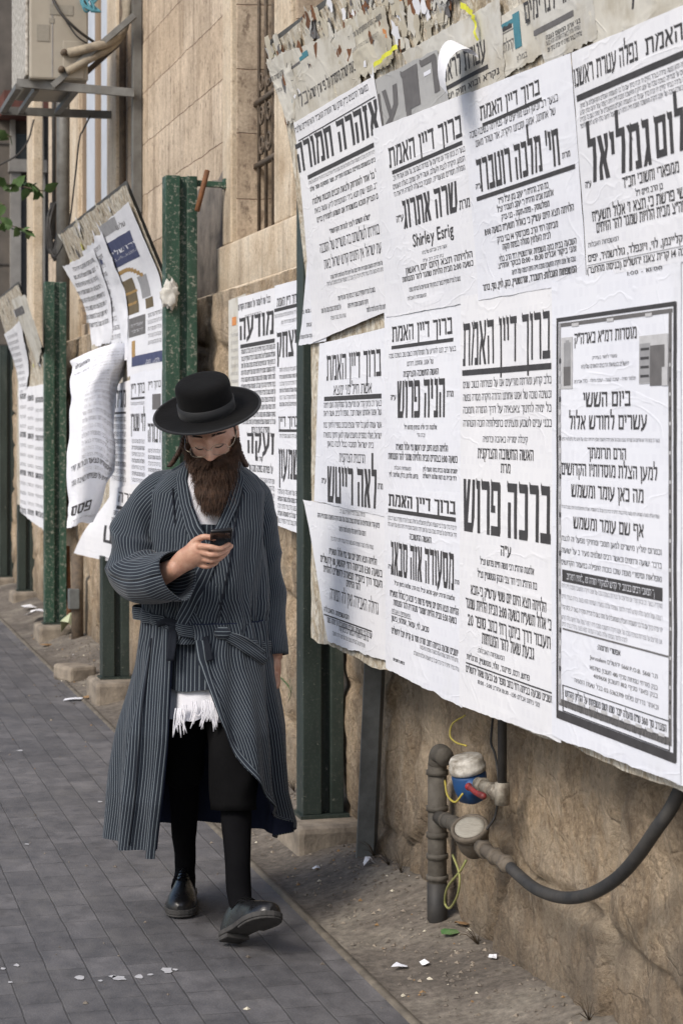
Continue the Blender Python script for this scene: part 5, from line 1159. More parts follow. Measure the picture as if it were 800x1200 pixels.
# ================================================================== the man
MD = 6.29; mg = ground(250, 1075)
man = thing('person', 'bearded man in black broad brimmed hat and dark striped robe, reading a phone', 'person', (mg.x, mg.y, 0), rotz=-TH)
def L(px, py, Y):
    d = MD+Y; return Vector(((px-CX)/F_PX*d + .4044, Y, EYE-(py-HY)/F_PX*d))
SP = .0100      # stripe spacing
def tab(z, zs, vs): return np.interp(-np.asarray(z), [-q for q in zs], vs)
# ---- robe body
UZ = [1.452,1.425,1.395,1.345,1.23,1.055,.96,.88]
UXL = [-.080,-.115,-.170,-.222,-.232,-.226,-.214,-.215]; UXR = [.070,.095,.135,.172,.172,.170,.165,.167]
URY = [.070,.085,.10,.122,.145,.155,.150,.158]; UCY = [-.03,-.03,-.025,-.02,-.03,-.04,-.04,-.04]
KZ = [.96,.806,.614,.413,.314,.226]
KXL = [-.216,-.234,-.272,-.298,-.308,-.318]; KXR = [.166,.188,.210,.218,.238,.232]
KRY = [.155,.19,.250,.285,.285,.28]; KCY = [-.04,-.045,-.06,-.05,-.03,-.02]
def ell(a, z, T, off=0.0, folds=0.0):
    zs, xl, xr, ry, cy = T; XL, XR, RY, CYY = (tab(z, zs, q) for q in (xl, xr, ry, cy)); n = 2.35
    s, c = np.sin(a), np.cos(a); rx = (XR-XL)/2; r = 1.0
    x = (XL+XR)/2 + (rx+off)*np.sign(s)*np.abs(s)**(2/n); y = CYY - (RY+off)*np.sign(c)*np.abs(c)**(2/n)
    return x, y
def ang(X, z, T):
    zs, xl, xr, ry, cy = T; XL, XR = tab(z, zs, xl), tab(z, zs, xr); q = (X-(XL+XR)/2)/((XR-XL)/2); q = np.clip(q, -.985, .985)
    return np.arcsin(np.sign(q)*np.abs(q)**(2.35/2))
TU = (UZ, UXL, UXR, URY, UCY); TK = (KZ, KXL, KXR, KRY, KCY)
def edgeU_R(z): return ang(tab(z, [1.452,1.389,1.31,1.25,1.22,1.1,.88], [.052,.062,.044,.018,.002,-.045,-.125]), z, TU)
def edgeU_L(z): return ang(tab(z, [1.452,1.389,1.31,1.25,1.22,1.1,.88], [-.066,-.076,-.056,-.030,-.012,.02,.04]), z, TU)
def edgeK_R(z): return ang(tab(z, [.96,.84,.667,.52,.413,.314,.2], [-.05,-.032,.036,.110,.172,.238,.240]), z, TK)
def edgeK_L(z): return ang(tab(z, [.96,.84,.6,.4,.2], [-.112,-.116,-.128,-.146,-.166]), z, TK)
def fold_u(a, z):
    # pulls at the waist, soft drape over the chest
    return .007*np.sin(a*24+2*np.sin(z*7))*np.exp(-((z-.93)/.09)**2) + .010*(.5-np.abs(np.sin(a*3.2+z*7+.6)))*sstep(1.4,1.2,z) + .030*fbm(a*2.2+3, z*4, 61, 4) + .006*np.sin(a*7+z*9+1)*sstep(1.1, .9, z) + .005*np.sin(a*11-z*14)*sstep(1.3, 1.1, z)*sstep(.85,1.0,z)
def fold_k(a, z):
    g = sstep(.95, .45, z)
    return .006*np.sin(a*24+1)*np.exp(-((z-.93)/.10)**2) + g*(.021*np.sin(a*8+1.2*np.sin(z*3)+.6) + .011*np.sin(a*17+z*2.5+2)) + .03*g*fbm(a*1.6, z*1.5, 63, 3)
def loft(T, eR, eL, z_of, fold, nu, nv, off=0.0, lapv='side'):
    t = np.linspace(0, 1, nu)[:,None]; v = np.linspace(0, 1, nv)[None,:]; z = z_of(t, v)
    a0, a1 = eR(z), eL(z)+2*math.pi; a = a0+(a1-a0)*t
    lap = .012*np.clip(1-t*5, 0, 1)
    x, y = ell(a, z, T, off+lap+fold(a, z)); P = np.stack([x, y, z], -1)
    d = np.hypot(np.diff(x, axis=0), np.diff(y, axis=0)); s = np.vstack([np.zeros((1, nv)), np.cumsum(d, 0)])
    def s_at(ang_):
        return np.array([np.interp(ang_, a[:,j], s[:,j]) for j in range(nv)])[None,:]
    right = s - s_at(math.pi/2); left = s - (s_at(1.5*math.pi) if lapv == 'side' else s[-1:])
    u = np.where(a < math.pi, right, left)/SP
    return P, np.stack([u, np.broadcast_to(z, u.shape)*10], -1), a, z
zU = lambda t, v: 1.452 + (.885-1.452)*v**1.0 + 0*t
def hem(t):
    return np.interp(t, [0,.05,.16,.35,.6,.8,1.0], [.305,.275,.222,.245,.262,.262,.270])
zK = lambda t, v: .945 + (hem(t)-.945)*v
m = MB(); P, uv, _, _ = loft(TU, edgeU_R, edgeU_L, zU, fold_u, 150, 70); m.grid(P, 0, uv)
P, uv, _, _ = loft(TK, edgeK_R, edgeK_L, zK, fold_k, 190, 80, 0, 'edge'); m.grid(P, 0, uv)
coat = m.build('robe', 'striped', man, local=True)
m = MB(); P, uv, _, _ = loft(TK, edgeK_R, edgeK_L, zK, fold_k, 150, 60, -.006, 'edge'); P[...,2] += .003; m.grid(P[::-1]); m.build('lining', 'navy_lining', coat, local=True)
# bands along the front edges
def band(T, eE, sgn, z0, z1, fold, off, w, n=60, nw=8, t0=0.0, name=None):
    z = np.linspace(z0, z1, n)[None,:]; k = np.linspace(0, 1, nw)[:,None]
    zs, xl, xr, ry, cy = T; rx = (tab(z, zs, xr)-tab(z, zs, xl))/2; a = eE(z) + sgn*k*(w/np.maximum(rx, .07))
    x, y = ell(a, z, T, off+fold(a, z) + .003*np.sin(k*math.pi)); P = np.stack([x, y, np.broadcast_to(z, x.shape)], -1)
    return P, np.stack([np.broadcast_to(k*w/SP*1.0, x.shape), np.broadcast_to(z*10, x.shape)], -1)
m = MB(); 
for (T, e, sg, z0, z1, fo, of, w) in ((TU, edgeU_R, 1, 1.452, .90, fold_u, .0155, .038), (TU, edgeU_L, -1, 1.452, 1.10, fold_u, .0035, .038), (TK, edgeK_L, -1, .93, .245, fold_k, .004, .030), (TK, edgeK_R, 1, .90, .33, fold_k, .0155, .018)):
    P, uv = band(T, e, sg, z0, z1, fo, of, w); m.grid(P, 0, uv)
m.build('lapel', 'striped', coat, local=True)
# tucked seam lines down the front panels
m = MB()
for (T, X0, X1, z0, z1, fo) in ((TK, -.175, -.225, .90, .285, fold_k), (TU, .09, .02, 1.36, .93, fold_u), (TU, -.12, -.10, 1.36, 1.15, fold_u)):
    z = np.linspace(z0, z1, 60); a = ang(np.linspace(X0, X1, 60), z, T); x, y = ell(a, z, T, .0025+fo(a, z)+(.011 if X0 > 0 else 0)); m.tube(np.stack([x, y, z], -1), .0028, 6)
m.build('seam', 'dark_seam', coat, local=True)
# sleeves
def sleeve(pts, rad, seed, wob, cuff_in=True):
    C = np.array([list(p) for p in cat_path(pts, 12)]); n = len(C); r = np.interp(np.linspace(0, 1, n), np.linspace(0, 1, len(rad)), rad); seg = 44
    m = MB(); P = np.zeros((seg+1, n, 3)); UV = np.zeros((seg+1, n, 2)); prev = None
    for i in range(n):
        d = C[min(i+1,n-1)]-C[max(i-1,0)]; d /= np.linalg.norm(d)
        x = np.array([0,0,1.])-d*d[2] if prev is None else prev-d*prev.dot(d)
        if prev is None and np.linalg.norm(x) < .3: x = np.array([0,-1.,0])-d*(-d[1])
        x /= np.linalg.norm(x); prev = x; y = np.cross(d, x)
        for k in range(seg+1):
            a = 2*math.pi*k/seg; s = i/n
            cr = math.exp(-((s-.58)/.20)**2); f = 1+wob*(.105*cr*(1-1.9*abs(math.sin(s*17+1.1*math.sin(a+seed)+.5*math.sin(2*a)+seed)))+.05*math.sin(2*a+s*9+seed)*s+.055*(1-2*abs(math.sin(s*13+2.2*math.sin(a*1.0+1)+2*seed)))*min(1, s*3)+.06*mnoise.noise(Vector((math.cos(a)*1.4, math.sin(a)*1.4, s*7+seed)))*min(1, s*4))
            P[k,i] = C[i]+(x*math.cos(a)+y*math.sin(a))*r[i]*f; UV[k,i] = (a*.078/SP, s*5)
    m.grid(P, 0, UV); o = m.build('sleeve', 'striped', coat, local=True, mods=[('solid', .004)])
    return C, r
sleeve([L(228,566,-.015), L(196,576,-.02), L(168,602,-.04), L(155,638,-.08), L(158,672,-.15), L(180,680,-.25), L(209,673,-.325)], [.040,.071,.073,.072,.081,.081,.076], 1.0, 1.15)
sleeve([L(270,566,.0), L(292,578,.0), L(303,612,.0), L(309,658,.02), L(315,710,.02), L(320,768,-.01)], [.036,.060,.062,.058,.055,.048], 2.2, .9)
# belt, knot and tails
m = MB(); a = np.linspace(-math.pi, math.pi, 120)[:,None]; k = np.linspace(-1, 1, 7)[None,:]
zc = .918-.055*np.sin(a); z = zc+k*.019; x, y = ell(a, np.clip(z, .89, 1.2), TU, .019+.004*(1-k**2)+fold_u(a, z)+.002*np.sin(a*40+k*3)); m.grid(np.stack([x, y, z], -1), 0, np.stack([k*3.2+.35*np.sin(a*4), a+0*k], -1))
belt = m.build('belt', 'striped', coat, local=True)
def front(px, py, out): 
    z = L(px, py, -.2).z; X = L(px, py, -.2).x; T = TK if z < .9 else TU; aa = ang(X, z, T); x, y = ell(np.array(aa), np.array(z), T, out); return Vector((float(x), float(y), z))
m = MB(); kc = front(258, 741, .03); m.ball(kc, (.026,.014,.020), 16, 10); m.uv = [tuple((float(m.v[i][2])*90, 0) for i in f) for f in m.f]; m.build('knot', 'striped', belt, local=True)
def tail(pts, w, mt, out=.022):
    C = cat_path([front(a, b, out+c) for a, b, c in pts], 8); n = len(C); P = np.zeros((5, n, 3)); UV = np.zeros((5, n, 2))
    for i in range(n):
        d = C[min(i+1,n-1)]-C[max(i-1,0)]; d /= np.linalg.norm(d); sd = np.cross(d, [0,-1,0]); sd /= np.linalg.norm(sd)
        for k in range(5): q = k/4-.5; P[k,i] = C[i]+sd*q*w+np.array([0,-.004*math.cos(q*3+i*.3),0]); UV[k,i] = (q*w/SP*1.6, 0)
    m = MB(); m.grid(P, 0, UV); m.build('tail', mt, belt, local=True, mods=[('solid', .003)])
tail([(255,741,.006),(272,750,.004),(288,762,.0),(304,777,.0)], .030, 'striped'); tail([(260,742,.003),(280,750,.002),(302,768,.0)], .022, 'striped')
tail([(206,733,.004),(207,745,.004),(205,772,.006)], .024, 'dark_seam'); tail([(240,745,.004),(243,757,.004),(246,772,.004)], .020, 'dark_seam'); tail([(190,732,.004),(203,728,.012),(216,733,.004)], .020, 'dark_seam')
# side tab / inner gown / shirt / white garment with fringes
def ring_part(name, mt, zs, xl, xr, ry, cy, uvon=True, rag=None, fold=.0, par=None, n=90, nv=26):
    T = (zs, xl, xr, ry, cy); a = np.linspace(-math.pi, math.pi, n)[:,None]; v = np.linspace(0, 1, nv)[None,:]; zb = zs[-1] + (rag(a) if rag else 0*a); z = zs[0]+(zb-zs[0])*v
    x, y = ell(a, z, T, fold*(np.sin(a*9+z*6)+.7*np.sin(a*15+2))); P = np.stack([x, y, np.broadcast_to(z, x.shape)], -1); m = MB(); m.grid(P, 0, np.stack([np.broadcast_to(a*.14/SP, x.shape), np.broadcast_to(z, x.shape)], -1) if uvon else None)
    return m.build(name, mt, par or man, local=True)
ring_part('gown', 'striped', [1.33,1.1,.88,.748], [-.16,-.185,-.17,-.175], [.13,.145,.13,.14], [.11,.135,.145,.19], [-.03,-.035,-.035,-.04], rag=lambda a: .006*np.sin(a*5), fold=.003)
shirt = ring_part('shirt', 'white_cloth', [1.452,1.42,1.37,1.3,1.16], [-.062,-.075,-.13,-.17,-.17], [.058,.07,.11,.135,.14], [.065,.075,.098,.118,.125], [-.045,-.045,-.035,-.03,-.03], False, fold=.003)
vest = ring_part('fringed_garment', 'white_cloth', [.80,.73,.655], [-.165,-.16,-.165], [.12,.115,.12], [.14,.178,.205], [-.03,-.04,-.045], False, rag=lambda a: .010*np.sin(a*6+1.2)+.005*np.sin(a*17), fold=.005)
m = MB(); r = random.Random(5)
for (px, py, n) in ((209,846,7),(216,842,5),(228,838,4),(240,836,8),(247,836,9),(253,838,7)):
    for k in range(n):
        p = L(px+r.uniform(-3,3), py-16, -.252); m.tube(cat_path([p, p+Vector((r.uniform(-.006,.006), -.012, -.028)), p+Vector((r.uniform(-.016,.014), -.012, -.045-r.uniform(0,.045)))], 4), [.0024]*4+[.0022]*4+[.0014], 6)
m.build('fringe', 'white_cloth', vest, local=True)
# breeches and stockings
kneeF, ankF = Vector((.074,-.20,.52)), Vector((.100,-.325,.13)); hipF = Vector((.035,-.06,.87))
kneeB, ankB = Vector((-.100,.035,.50)), Vector((-.106,.215,.115)); hipB = Vector((-.095,-.02,.87))
def wav(m, amp, seed):
    m.v = [(x+amp*mnoise.noise(Vector((x*14, y*14, z*9+seed))), y+amp*mnoise.noise(Vector((x*14+5, y*14, z*9+seed))), z) for x, y, z in m.v]
m = MB(); m.tube(cat_path([hipF, hipF+(kneeF-hipF)*.5, kneeF+Vector((0,-.008,.03)), kneeF+Vector((.004,-.03,-.135))], 8), np.interp(np.linspace(0,1,25), [0,.4,.75,.97,1], [.104,.084,.070,.070,.072]), 28)
m.tube(cat_path([hipB, hipB+(kneeB-hipB)*.5, kneeB+Vector((0,0,.03)), kneeB+Vector((.0,.045,-.08))], 8), np.interp(np.linspace(0,1,25), [0,.4,.75,1], [.105,.088,.068,.058]), 28)
m.ball((-.03,-.03,.86), (.15,.12,.12), 24, 14); wav(m, .016, 3); m.build('breeches', 'black_cloth', man, local=True)
def stocking(knee, ank, toe):
    m = MB(); d = ank-knee; m.tube(cat_path([knee, knee+d*.3+Vector((0,.016,0)), knee+d*.65+Vector((0,.006,0)), ank, ank+Vector((toe.x*.25, toe.y*.25, -.055))], 8), np.interp(np.linspace(0,1,33), [0,.2,.35,.6,.8,1], [.052,.047,.046,.037,.033,.040]), 28); wav(m, .005, 8); m.v = [(x, y-.0025*math.sin(z*150+x*40)*max(0, 1-abs(z-.14)/.1), z) for x, y, z in m.v]; m.build('stocking', 'stocking', man, local=True)
stocking(kneeF, ankF, Vector((.14,-.2,.1))); stocking(kneeB, ankB, Vector((0,-.25,0)))
# shoes
def shoe(heel, d, up, Ln=.295, w=.050):
    d = Vector(d).normalized(); up = (Vector(up)-d*Vector(up).dot(d)).normalized(); sd = d.cross(up)
    def F(x, y, z): return Vector(heel)+d*x+sd*y+up*z
    S = [0,.03,.10,.22,.36,.50,.64,.76,.87,.95,.985,1.0]
    Wd = [.60,.70,.74,.74,.76,.86,.98,1.02,.92,.70,.46,.22]; Ht = [.060,.078,.092,.098,.092,.078,.064,.056,.050,.042,.035,.026]
    m = MB(); seg = 24; P = np.zeros((seg, len(S), 3)); 
    for i, s in enumerate(S):
        for k in range(seg):
            a = 2*math.pi*k/seg; c, q = math.cos(a), math.sin(a); yy = w*Wd[i]*np.sign(c)*abs(c)**.75*(1 if q < 0 else (1-.35*q*(Ht[i]/.09)**1.5)); zz = .022 + (Ht[i]-.01)*(max(q, 0)**.85) + min(q, 0)*.006
            zz += .003*math.sin(s*60)*max(0, q)*(1 if .5 < s < .8 else 0)
            P[k,i] = F(s*Ln, yy, zz)
    m.grid(P, wrap=True); m.add([P[k,0] for k in range(seg)], [tuple(range(seg))]); m.add([P[k,-1] for k in range(seg)], [tuple(range(seg-1,-1,-1))])
    o = m.build('shoe', 'leather', man, local=True, mods=[('subd', 1)])
    # sole and heel
    m = MB(); out = [(s*Ln*1.015-.003, w*1.08*q) for s, q in zip(S, Wd)] + [(1.012*Ln, 0)]
    poly = [(x, y) for x, y in out] + [(x, -y) for x, y in reversed(out[:-1])]; n = len(poly)
    def slab(z0, z1, pl): 
        n = len(pl); vs = [F(x, y, z0 if x < .36*Ln or True else z0) for x, y in pl]+[F(x, y, z1) for x, y in pl]; m.add(vs, [tuple(range(n-1,-1,-1)), tuple(range(n, 2*n))]+[(k, (k+1)%n, n+(k+1)%n, n+k) for k in range(n)])
    slab(.008, .024, poly); hp = [(x, y*.97) for x, y in poly if x < .30*Ln]; slab(-.006, .0078, hp)
    fp = [(max(x, .42*Ln), y*.95) for x, y in poly if x > .40*Ln]; slab(.001, .0079, fp)
    m.build('sole', 'sole', o, local=True, smooth=False, mods=[('bevel', .003)])
    # laces and seam
    m = MB()
    for s, h in ((.40,.091),(.46,.085),(.52,.078)): m.tube([F(s*Ln, -.016, h+.008), F(s*Ln+.004, 0, h+.0135), F(s*Ln, .016, h+.008)], .0022, 6)
    for q in (1, -1): m.tube([F(.30*Ln, q*.036, .07), F(.40*Ln, q*.026, .088), F(.545*Ln, q*.014, .079)], .0018, 6)
    m.build('laces', 'black_cloth', o, local=True)
hF = Vector((.068,-.335,.012)); dF = Vector((math.sin(R(34))*math.cos(R(25)), -math.cos(R(34))*math.cos(R(25)), math.sin(R(25))))
rl = Matrix.Rotation(R(-14), 3, dF); upF = rl @ Vector((0,0,1)); shoe(hF, dF, upF, .278)
shoe(Vector((-.108,.262,.010)), Vector((.02,-1,-.012)), Vector((0,0,1)))
# ---- body: one continuous skin
HP = Matrix.Rotation(R(-7), 3, 'Y') @ Matrix.Rotation(R(-5), 3, 'Z') @ Matrix.Rotation(R(25), 3, 'X')
HC = Vector((.002,-.118,1.530))
def face_d(x, z):
    ax = abs(x); d = 0.0
    g = lambda v, s: math.exp(-(v/s)**2)
    nose = (.007+.029*max(0, min(1, (.020-z)/.055)))*(1 if z > -.036 else g(z+.036, .009)); d += nose*g(x, .0085+.006*max(0, min(1, (.02-z)/.055)))*(1 if z < .02 else g(z-.02, .01))
    d += .007*g(ax-.013, .006)*g(z+.033, .008)
    d -= .014*g(ax-.031, .016)*g(z-.006, .012); d += .0075*g(ax-.032, .012)*g(z+.001, .0085)
    d += .006*g(z-.024, .009)*g(x, .05); d += .005*g(ax-.042, .018)*g(z+.026, .016)
    d += .005*g(x, .022)*g(z+.061, .0045) + .006*g(x, .018)*g(z+.071, .005) - .003*g(x, .024)*g(z+.066, .0022); d += .009*g(x, .022)*g(z+.098, .014)
    return d
HR = (.0745, .095, .118)
def head_pt(x, z):
    q = 1-(x/HR[0])**2-(z/HR[2])**2; return Vector((x, -HR[1]*math.sqrt(max(q, 0))-face_d(x, z), z))
def head_w(p): return HC + HP @ p
def head_fn(p):
    if p.z < 0: p = Vector((p.x*(1-.16*(p.z/HR[2])**2), p.y*(1-.05*(p.z/HR[2])**2), p.z))
    if p.y < 0: p = Vector((p.x, p.y-face_d(p.x, p.z)*min(1, -p.y/.05), p.z))
    return p
bm_ = MB(); bm_.ball(HC, HR, 96, 72, 0, HP, head_fn)
for q in (-1, 1): bm_.ball(head_w(Vector((q*.077,.012,-.008))), (.008,.017,.030), 12, 10, 0, HP)
bm_.tube(cat_path([Vector((-.004,.0,1.36)), Vector((-.003,-.035,1.44)), head_w(Vector((0,.02,-.05)))], 6), [.062]*6+[.058]*6+[.055], 20)
bm_.tube(cat_path([Vector((-.03,-.03,.84)), Vector((-.03,-.035,1.0)), Vector((-.03,-.03,1.18)), Vector((-.028,-.015,1.33)), Vector((-.015,.0,1.40))], 6), np.interp(np.linspace(0,1,25), [0,.25,.6,.9,1], [.13,.125,.145,.13,.07]), 24, flat=((0,1,0), .68))
wR = L(205,666,-.325)
bm_.capsule(cat_path([Vector((-.13,-.005,1.32)), L(172,600,-.03), L(158,668,-.15), L(182,675,-.25), wR], 6), np.interp(np.linspace(0,1,25), [0,.3,.5,.8,1], [.042,.044,.040,.036,.029]), 16)
wL = L(321,768,-.01)
bm_.capsule(cat_path([Vector((.09,-.0,1.32)), L(300,600,.0), L(309,660,.02), wL], 6), np.interp(np.linspace(0,1,19), [0,.3,.6,1], [.042,.042,.038,.028]), 16)
for hip, knee, ank in ((hipF, kneeF, ankF), (hipB, kneeB, ankB)): bm_.capsule(cat_path([hip, knee, ank, ank+Vector((0,-.02,-.05))], 8), np.interp(np.linspace(0,1,25), [0,.33,.66,1], [.07,.028,.020,.022]), 18)
bm_.capsule([ankF+Vector((0,-.02,-.04)), hF+dF*.10+upF*.045, hF+dF*.2+upF*.040], [.022,.022,.020], 12); bm_.capsule([ankB+Vector((0,-.0,-.04)), Vector((-.108,.16,.052)), Vector((-.104,.06,.045))], [.022,.022,.020], 12)
# reading hand: palm, four fingers round the phone, thumb on top
def chain(pts, r0, r1): bm_.capsule(cat_path(pts, 5), np.linspace(r0, r1, 5*(len(pts)-1)+1), 10)
bm_.capsule(cat_path([wR, L(216,657,-.335), L(228,650,-.345), L(239,648,-.35)], 5), np.interp(np.linspace(0,1,16), [0,.35,.8,1], [.028,.035,.037,.031]), 18, 0, ((.25,.8,.3), .62))
chain([L(234,640,-.37), L(247,641,-.39), L(258,643,-.385), L(268,638,-.365)], .0100, .0076)
chain([L(236,647,-.366), L(249,650,-.382), L(261,648,-.37), L(271,640,-.345)], .0102, .0076)
chain([L(234,654,-.352), L(247,657,-.362), L(258,654,-.35), L(267,646,-.33)], .0096, .0074)
chain([L(230,660,-.338), L(241,664,-.345), L(251,661,-.335), L(258,654,-.32)], .0086, .0066)
chain([L(218,646,-.335), L(229,634,-.352), L(240,629,-.36), L(251,631,-.365)], .0125, .0082)
# lowered hand, loosely curled
bm_.capsule(cat_path([wL, L(323,778,-.012), L(324,787,-.016)], 5), [.026,.027,.028,.029,.030,.031,.031,.030,.029,.028,.026], 16, 0, ((1,0,.0), .55))
for k, (dx, dy, ln) in enumerate(((0,-.034,1.0),(.001,-.014,1.1),(.001,.006,1.02),(0,.024,.85))):
    b = L(324,789,-.016)+Vector((dx,dy,0)); chain([b, b+Vector((.004,-.004,-.026*ln)), b+Vector((-.006,-.010,-.045*ln)), b+Vector((-.020,-.012,-.048*ln))], .0092, .0072)
chain([L(320,779,-.035), L(318,790,-.055), L(319,799,-.06)], .0105, .008)
tmp = bm_.build('tmp', 'skin', man, local=True); md = tmp.modifiers.new('r', 'REMESH'); md.mode = 'VOXEL'; md.voxel_size = .0032; md.use_smooth_shade = True
sm = tmp.modifiers.new('s', 'SMOOTH'); sm.factor = .5; sm.iterations = 2
bpy.context.view_layer.update(); me = bpy.data.meshes.new_from_object(tmp.evaluated_get(bpy.context.evaluated_depsgraph_get())); bpy.data.objects.remove(tmp)
me.name = 'body'; body = bpy.data.objects.new('body', me); COL.objects.link(body); body.parent = man
if not me.materials: me.materials.append(MAT['skin'])
# nails of the reading hand
for p in (L(251,630.5,-.368), L(269,637.5,-.369)): m = MB(); m.ball(p, (.0055,.003,.0045), 8, 6); m.build('fingernail', 'skin', body, local=True)
# lids, brows, lips
m = MB()
for q in (-1, 1):
    m = MB(); m.tube([head_w(head_pt(q*(.018+.027*k/8), -.0055-.004*math.sin(math.pi*k/8))+Vector((0,-.0012,0))) for k in range(9)], [.0008,.0014,.0017,.0018,.0018,.0018,.0017,.0014,.0008], 6); m.build('eyelashes', 'dark_hair', body, local=True)
r = random.Random(9)
for q in (-1, 1):
    m = MB()
    for k in range(44):
        t = r.random(); x = q*(.014+.036*t); z = .033+.002*math.sin(t*3.0)-.004*t+r.uniform(-.0022,.0022); p = head_w(head_pt(x, z)+Vector((0,-.0008,0))); p2 = head_w(head_pt(x+q*.008, z+.001-.003*t)+Vector((0,-.003,0))); m.tube([p, p2], [.0009,.0004], 4)
    m.build('eyebrow', 'dark_hair', body, local=True)
# ---- hair, beard, sidelocks
m = MB()
def hair_fn(p):
    p = Vector((p.x, p.y, p.z)); return p
def hairball(p): return Vector((p.x*(1.0 if p.y > .01 else .97), max(p.y, -.012), max(-.055, min(p.z, .075))))
m.ball(HC, (.0805,.102,.120), 40, 30, 0, HP, hairball); m.build('hair', 'dark_hair', man, local=True)
m = MB(); r = random.Random(17)
bt = cat_path([L(247,560,-.128), L(247,566,-.150), L(248,573,-.163), L(249,584,-.165), L(250,592,-.165)], 5)
m.tube(bt, np.interp(np.linspace(0,1,21), [0,.2,.45,.75,1], [.020,.038,.034,.018,.004]), 22, flat=((0,1,0), .62))
cnt = 0
while cnt < 5200:
    x = r.uniform(-.072,.072); z = r.uniform(-.112,.006); ax = abs(x); q = 1-(x/HR[0])**2-(z/HR[2])**2
    if q <= .0: continue
    side = (ax > .064 and z < -.006) or (ax > .044 and z < -.042); low = z < -.046; must = z < -.046+.006*min(1, ax/.02) and ax < .042
    if not (side or (low and (ax > .017 or z < -.073 or z > -.060)) or must and z > -.057): continue
    p = head_fn(head_pt(x, z)) if False else head_pt(x*(1-.16*(z/HR[2])**2 if z < 0 else 1), z); p = Vector((x*(1-.16*(z/HR[2])**2 if z < 0 else 1), p.y, z)); w0 = head_w(p)
    nrm = (HP @ Vector((p.x/HR[0]**2, p.y/HR[1]**2*.8, p.z/HR[2]**2))).normalized()
    mo = must and z > -.058
    if mo: ln = r.uniform(.014,.030); dirv = Vector((np.sign(x)*.55+r.uniform(-.3,.3), -.12, -.9))
    else:
        ln = r.uniform(.022,.042)+.085*max(0, min(1, (-.03-z)/.08))*(1.12-.62*min(1, ax/.06)); dirv = Vector((-x*(5.0 if ax > .05 else 2.4)+r.uniform(-.42,.42), -.16+r.uniform(-.28,.2), -1.0)); ln *= .86 if r.random() < .95 else 1.25
    dirv.normalize(); c = Vector((r.uniform(-.5,.5), r.uniform(-.5,.3), r.uniform(-.15,.15)))*ln*.32
    pts = [w0-nrm*.002, w0+nrm*(.004 if mo else .010)+dirv*ln*.20, w0+nrm*(.006 if mo else .019)+dirv*ln*.58+c, w0+nrm*(.003 if mo else .013)+dirv*ln+c*1.8]
    rr = r.uniform(.0006,.0011); m.tube(cat_path(pts, 2), [rr,rr,rr*.95,rr*.85,rr*.7,rr*.5,rr*.2], 4, cap=False); cnt += 1
for k in range(3600):      # hairs hanging down the outside of the bulk
    i = r.randint(0, 17); b = Vector(bt[i]); a = r.uniform(-math.pi*.05, math.pi*1.05); rad = float(np.interp(i/20, [0,.2,.45,.75,1], [.026,.042,.038,.024,.010])); p = b+Vector((rad*math.cos(a)*.98, -rad*.62*math.sin(a), 0)); ln = r.uniform(.022,.05)*(1.0 if r.random() < .93 else 1.4)
    d = Vector((-math.cos(a)*.22+r.uniform(-.36,.36), -.10+r.uniform(-.2,.1), -1)).normalized(); o = Vector((math.cos(a), -math.sin(a), 0))*.006
    m.tube(cat_path([p-o*.3, p+o+d*ln*.4+Vector((r.uniform(-.004,.004), r.uniform(-.004,.002), 0)), p+o*.8+d*ln+Vector((r.uniform(-.006,.006), r.uniform(-.006,.003), 0))], 3), [.0009,.0009,.0009,.0008,.0007,.0005,.0002], 4, cap=False)
m.build('beard', 'beard_hair', man, local=True)
def lock(pts, r0, r1, seed):
    C = [Vector(p) for p in cat_path(pts, 14)]; n = len(C); m = MB()
    for s in range(3):
        q = []; 
        for i, c in enumerate(C):
            a = i*.55+s*2.094; e = .0062*(1-.2*i/n)*min(1, i/6); q.append(c+Vector((math.cos(a)*e, math.sin(a)*e, .35*math.sin(a)*e)))
        m.tube(q, np.linspace(r0, r1, n)*.60*(1+.12*np.sin(np.arange(n)*1.1+s)), 8)
    rr = random.Random(seed)
    for k in range(70):
        i = rr.randint(n//6, n-2); p = C[i]; d = (C[min(i+4,n-1)]-p); m.tube([p+Vector((rr.uniform(-.004,.004), rr.uniform(-.004,.004), 0)), p+d*.6+Vector((rr.uniform(-.01,.01), rr.uniform(-.01,.01), rr.uniform(-.004,.002)))], [.0011,.0003], 4)
    m.build('sidelock', 'lock_hair', man, local=True)
lock([L(217,508,-.10), L(214,522,-.10), L(209,532,-.095), L(203,541,-.085), L(199,546,-.08)], .0085, .0068, 1)
lock([L(276,500,-.10), L(277,512,-.105), L(279,524,-.105), L(284,537,-.10), L(289,546,-.09)], .0095, .0085, 2)
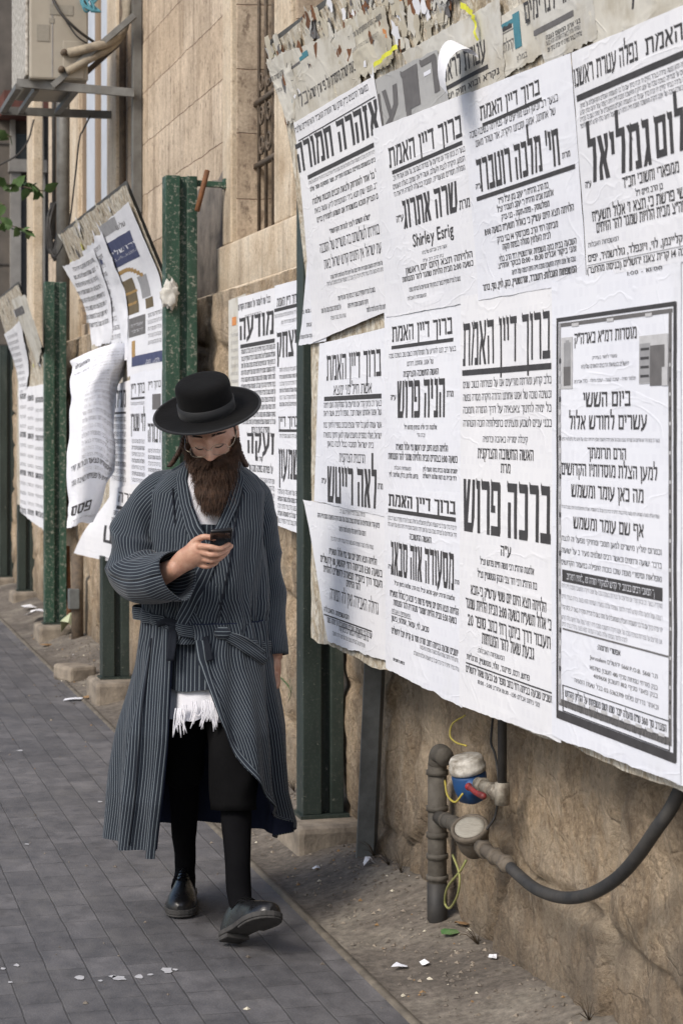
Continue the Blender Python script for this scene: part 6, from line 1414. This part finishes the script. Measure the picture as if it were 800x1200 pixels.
# ---- hat
hat = None; m = MB(); HH = HC + HP @ Vector((0,.002,.066)); up = (HP @ Vector((0,0,1))); 
prof = [(.070,-.006),(.160,.001),(.168,.005),(.172,.009),(.1735,.012),(.172,.0155),(.166,.013),(.150,.009),(.118,.006),(.094,.008),(.0895,.016),(.0895,.045),(.0905,.080),(.0905,.094),(.0875,.104),(.081,.1105),(.070,.114),(.045,.1145),(.001,.1140)]
prof = [(r_*.955, h_) for r_, h_ in prof]; m.lathe(prof, HH, up, 72); wav(m, .0022, 4); hat = m.build('hat', 'velvet', man, local=True, mods=[('subd', 1)])
m = MB(); m.lathe([(.0872,.010),(.0895,.011),(.0893,.044),(.0870,.045)], HH, up, 72); wav(m, .0022, 4); m.build('hat_band', 'ribbon', hat, local=True)
m = MB(); x = up.cross(Vector((0,0,1))).normalized(); y = up.cross(x); m.tube([HH+up*.0122+(x*math.cos(a)+y*math.sin(a))*.1657 for a in np.linspace(0, 2*math.pi, 73)], .0042, 8); m.build('brim_binding', 'ribbon', hat, local=True)
# ---- glasses
m = MB(); gl = MB()
def lens_pt(q, a, grow=0):
    ca, sa = math.cos(a), math.sin(a); x = q*.0335+(.0255+grow)*np.sign(ca)*abs(ca)**.7; z = -.010+(.0175+grow)*np.sign(sa)*abs(sa)**.7; return head_w(Vector((x, -.108+.004*abs(x)/.03, z)))
for q in (-1, 1):
    ring = [lens_pt(q, a) for a in np.linspace(0, 2*math.pi, 65)]; m.tube(ring, .0008, 6); gl.add(ring[:-1], [tuple(range(64))])
    m.tube(cat_path([lens_pt(q, 0 if q > 0 else math.pi), head_w(Vector((q*.074,-.085,-.003))), head_w(Vector((q*.080,-.03,.0))), head_w(Vector((q*.080,.012,.002)))], 5), .0010, 6)
m.tube(cat_path([lens_pt(-1, .3), head_w(Vector((0,-.116,-.004))), lens_pt(1, math.pi-.3)], 5), .0010, 6); gf = m.build('glasses', 'wire_metal', man, local=True)
gl.build('lens', 'lens', gf, local=True)
# ---- phone (held, a thing of its own)
RM = Matrix.Rotation(-TH, 3, 'Z'); pc = L(259,629.5,-.365); ph_c = Vector(man.location)+RM @ pc
ph = thing('phone', 'small black phone held in the man\'s right hand', 'phone', ph_c)
ori = RM @ Matrix.Rotation(R(-8), 3, 'Y') @ Matrix.Rotation(R(-22), 3, 'X') @ Matrix.Rotation(R(8), 3, 'Z')
m = MB(); m.box(ph_c, (.066,.128,.0115), 0, ori); m.build('case', 'phone_black', ph, mods=[('bevel', .004)])
m = MB(); m.box(ph_c+ori @ Vector((0,0,.0062)), (.058,.112,.0008), 0, ori); m.build('screen', 'phone_screen', ph, smooth=False)
m = MB(); m.box(ph_c+ori @ Vector((.018,-.045,-.0063)), (.014,.014,.0010), 0, ori); m.build('camera_bump', 'dark_glass', ph, smooth=False)
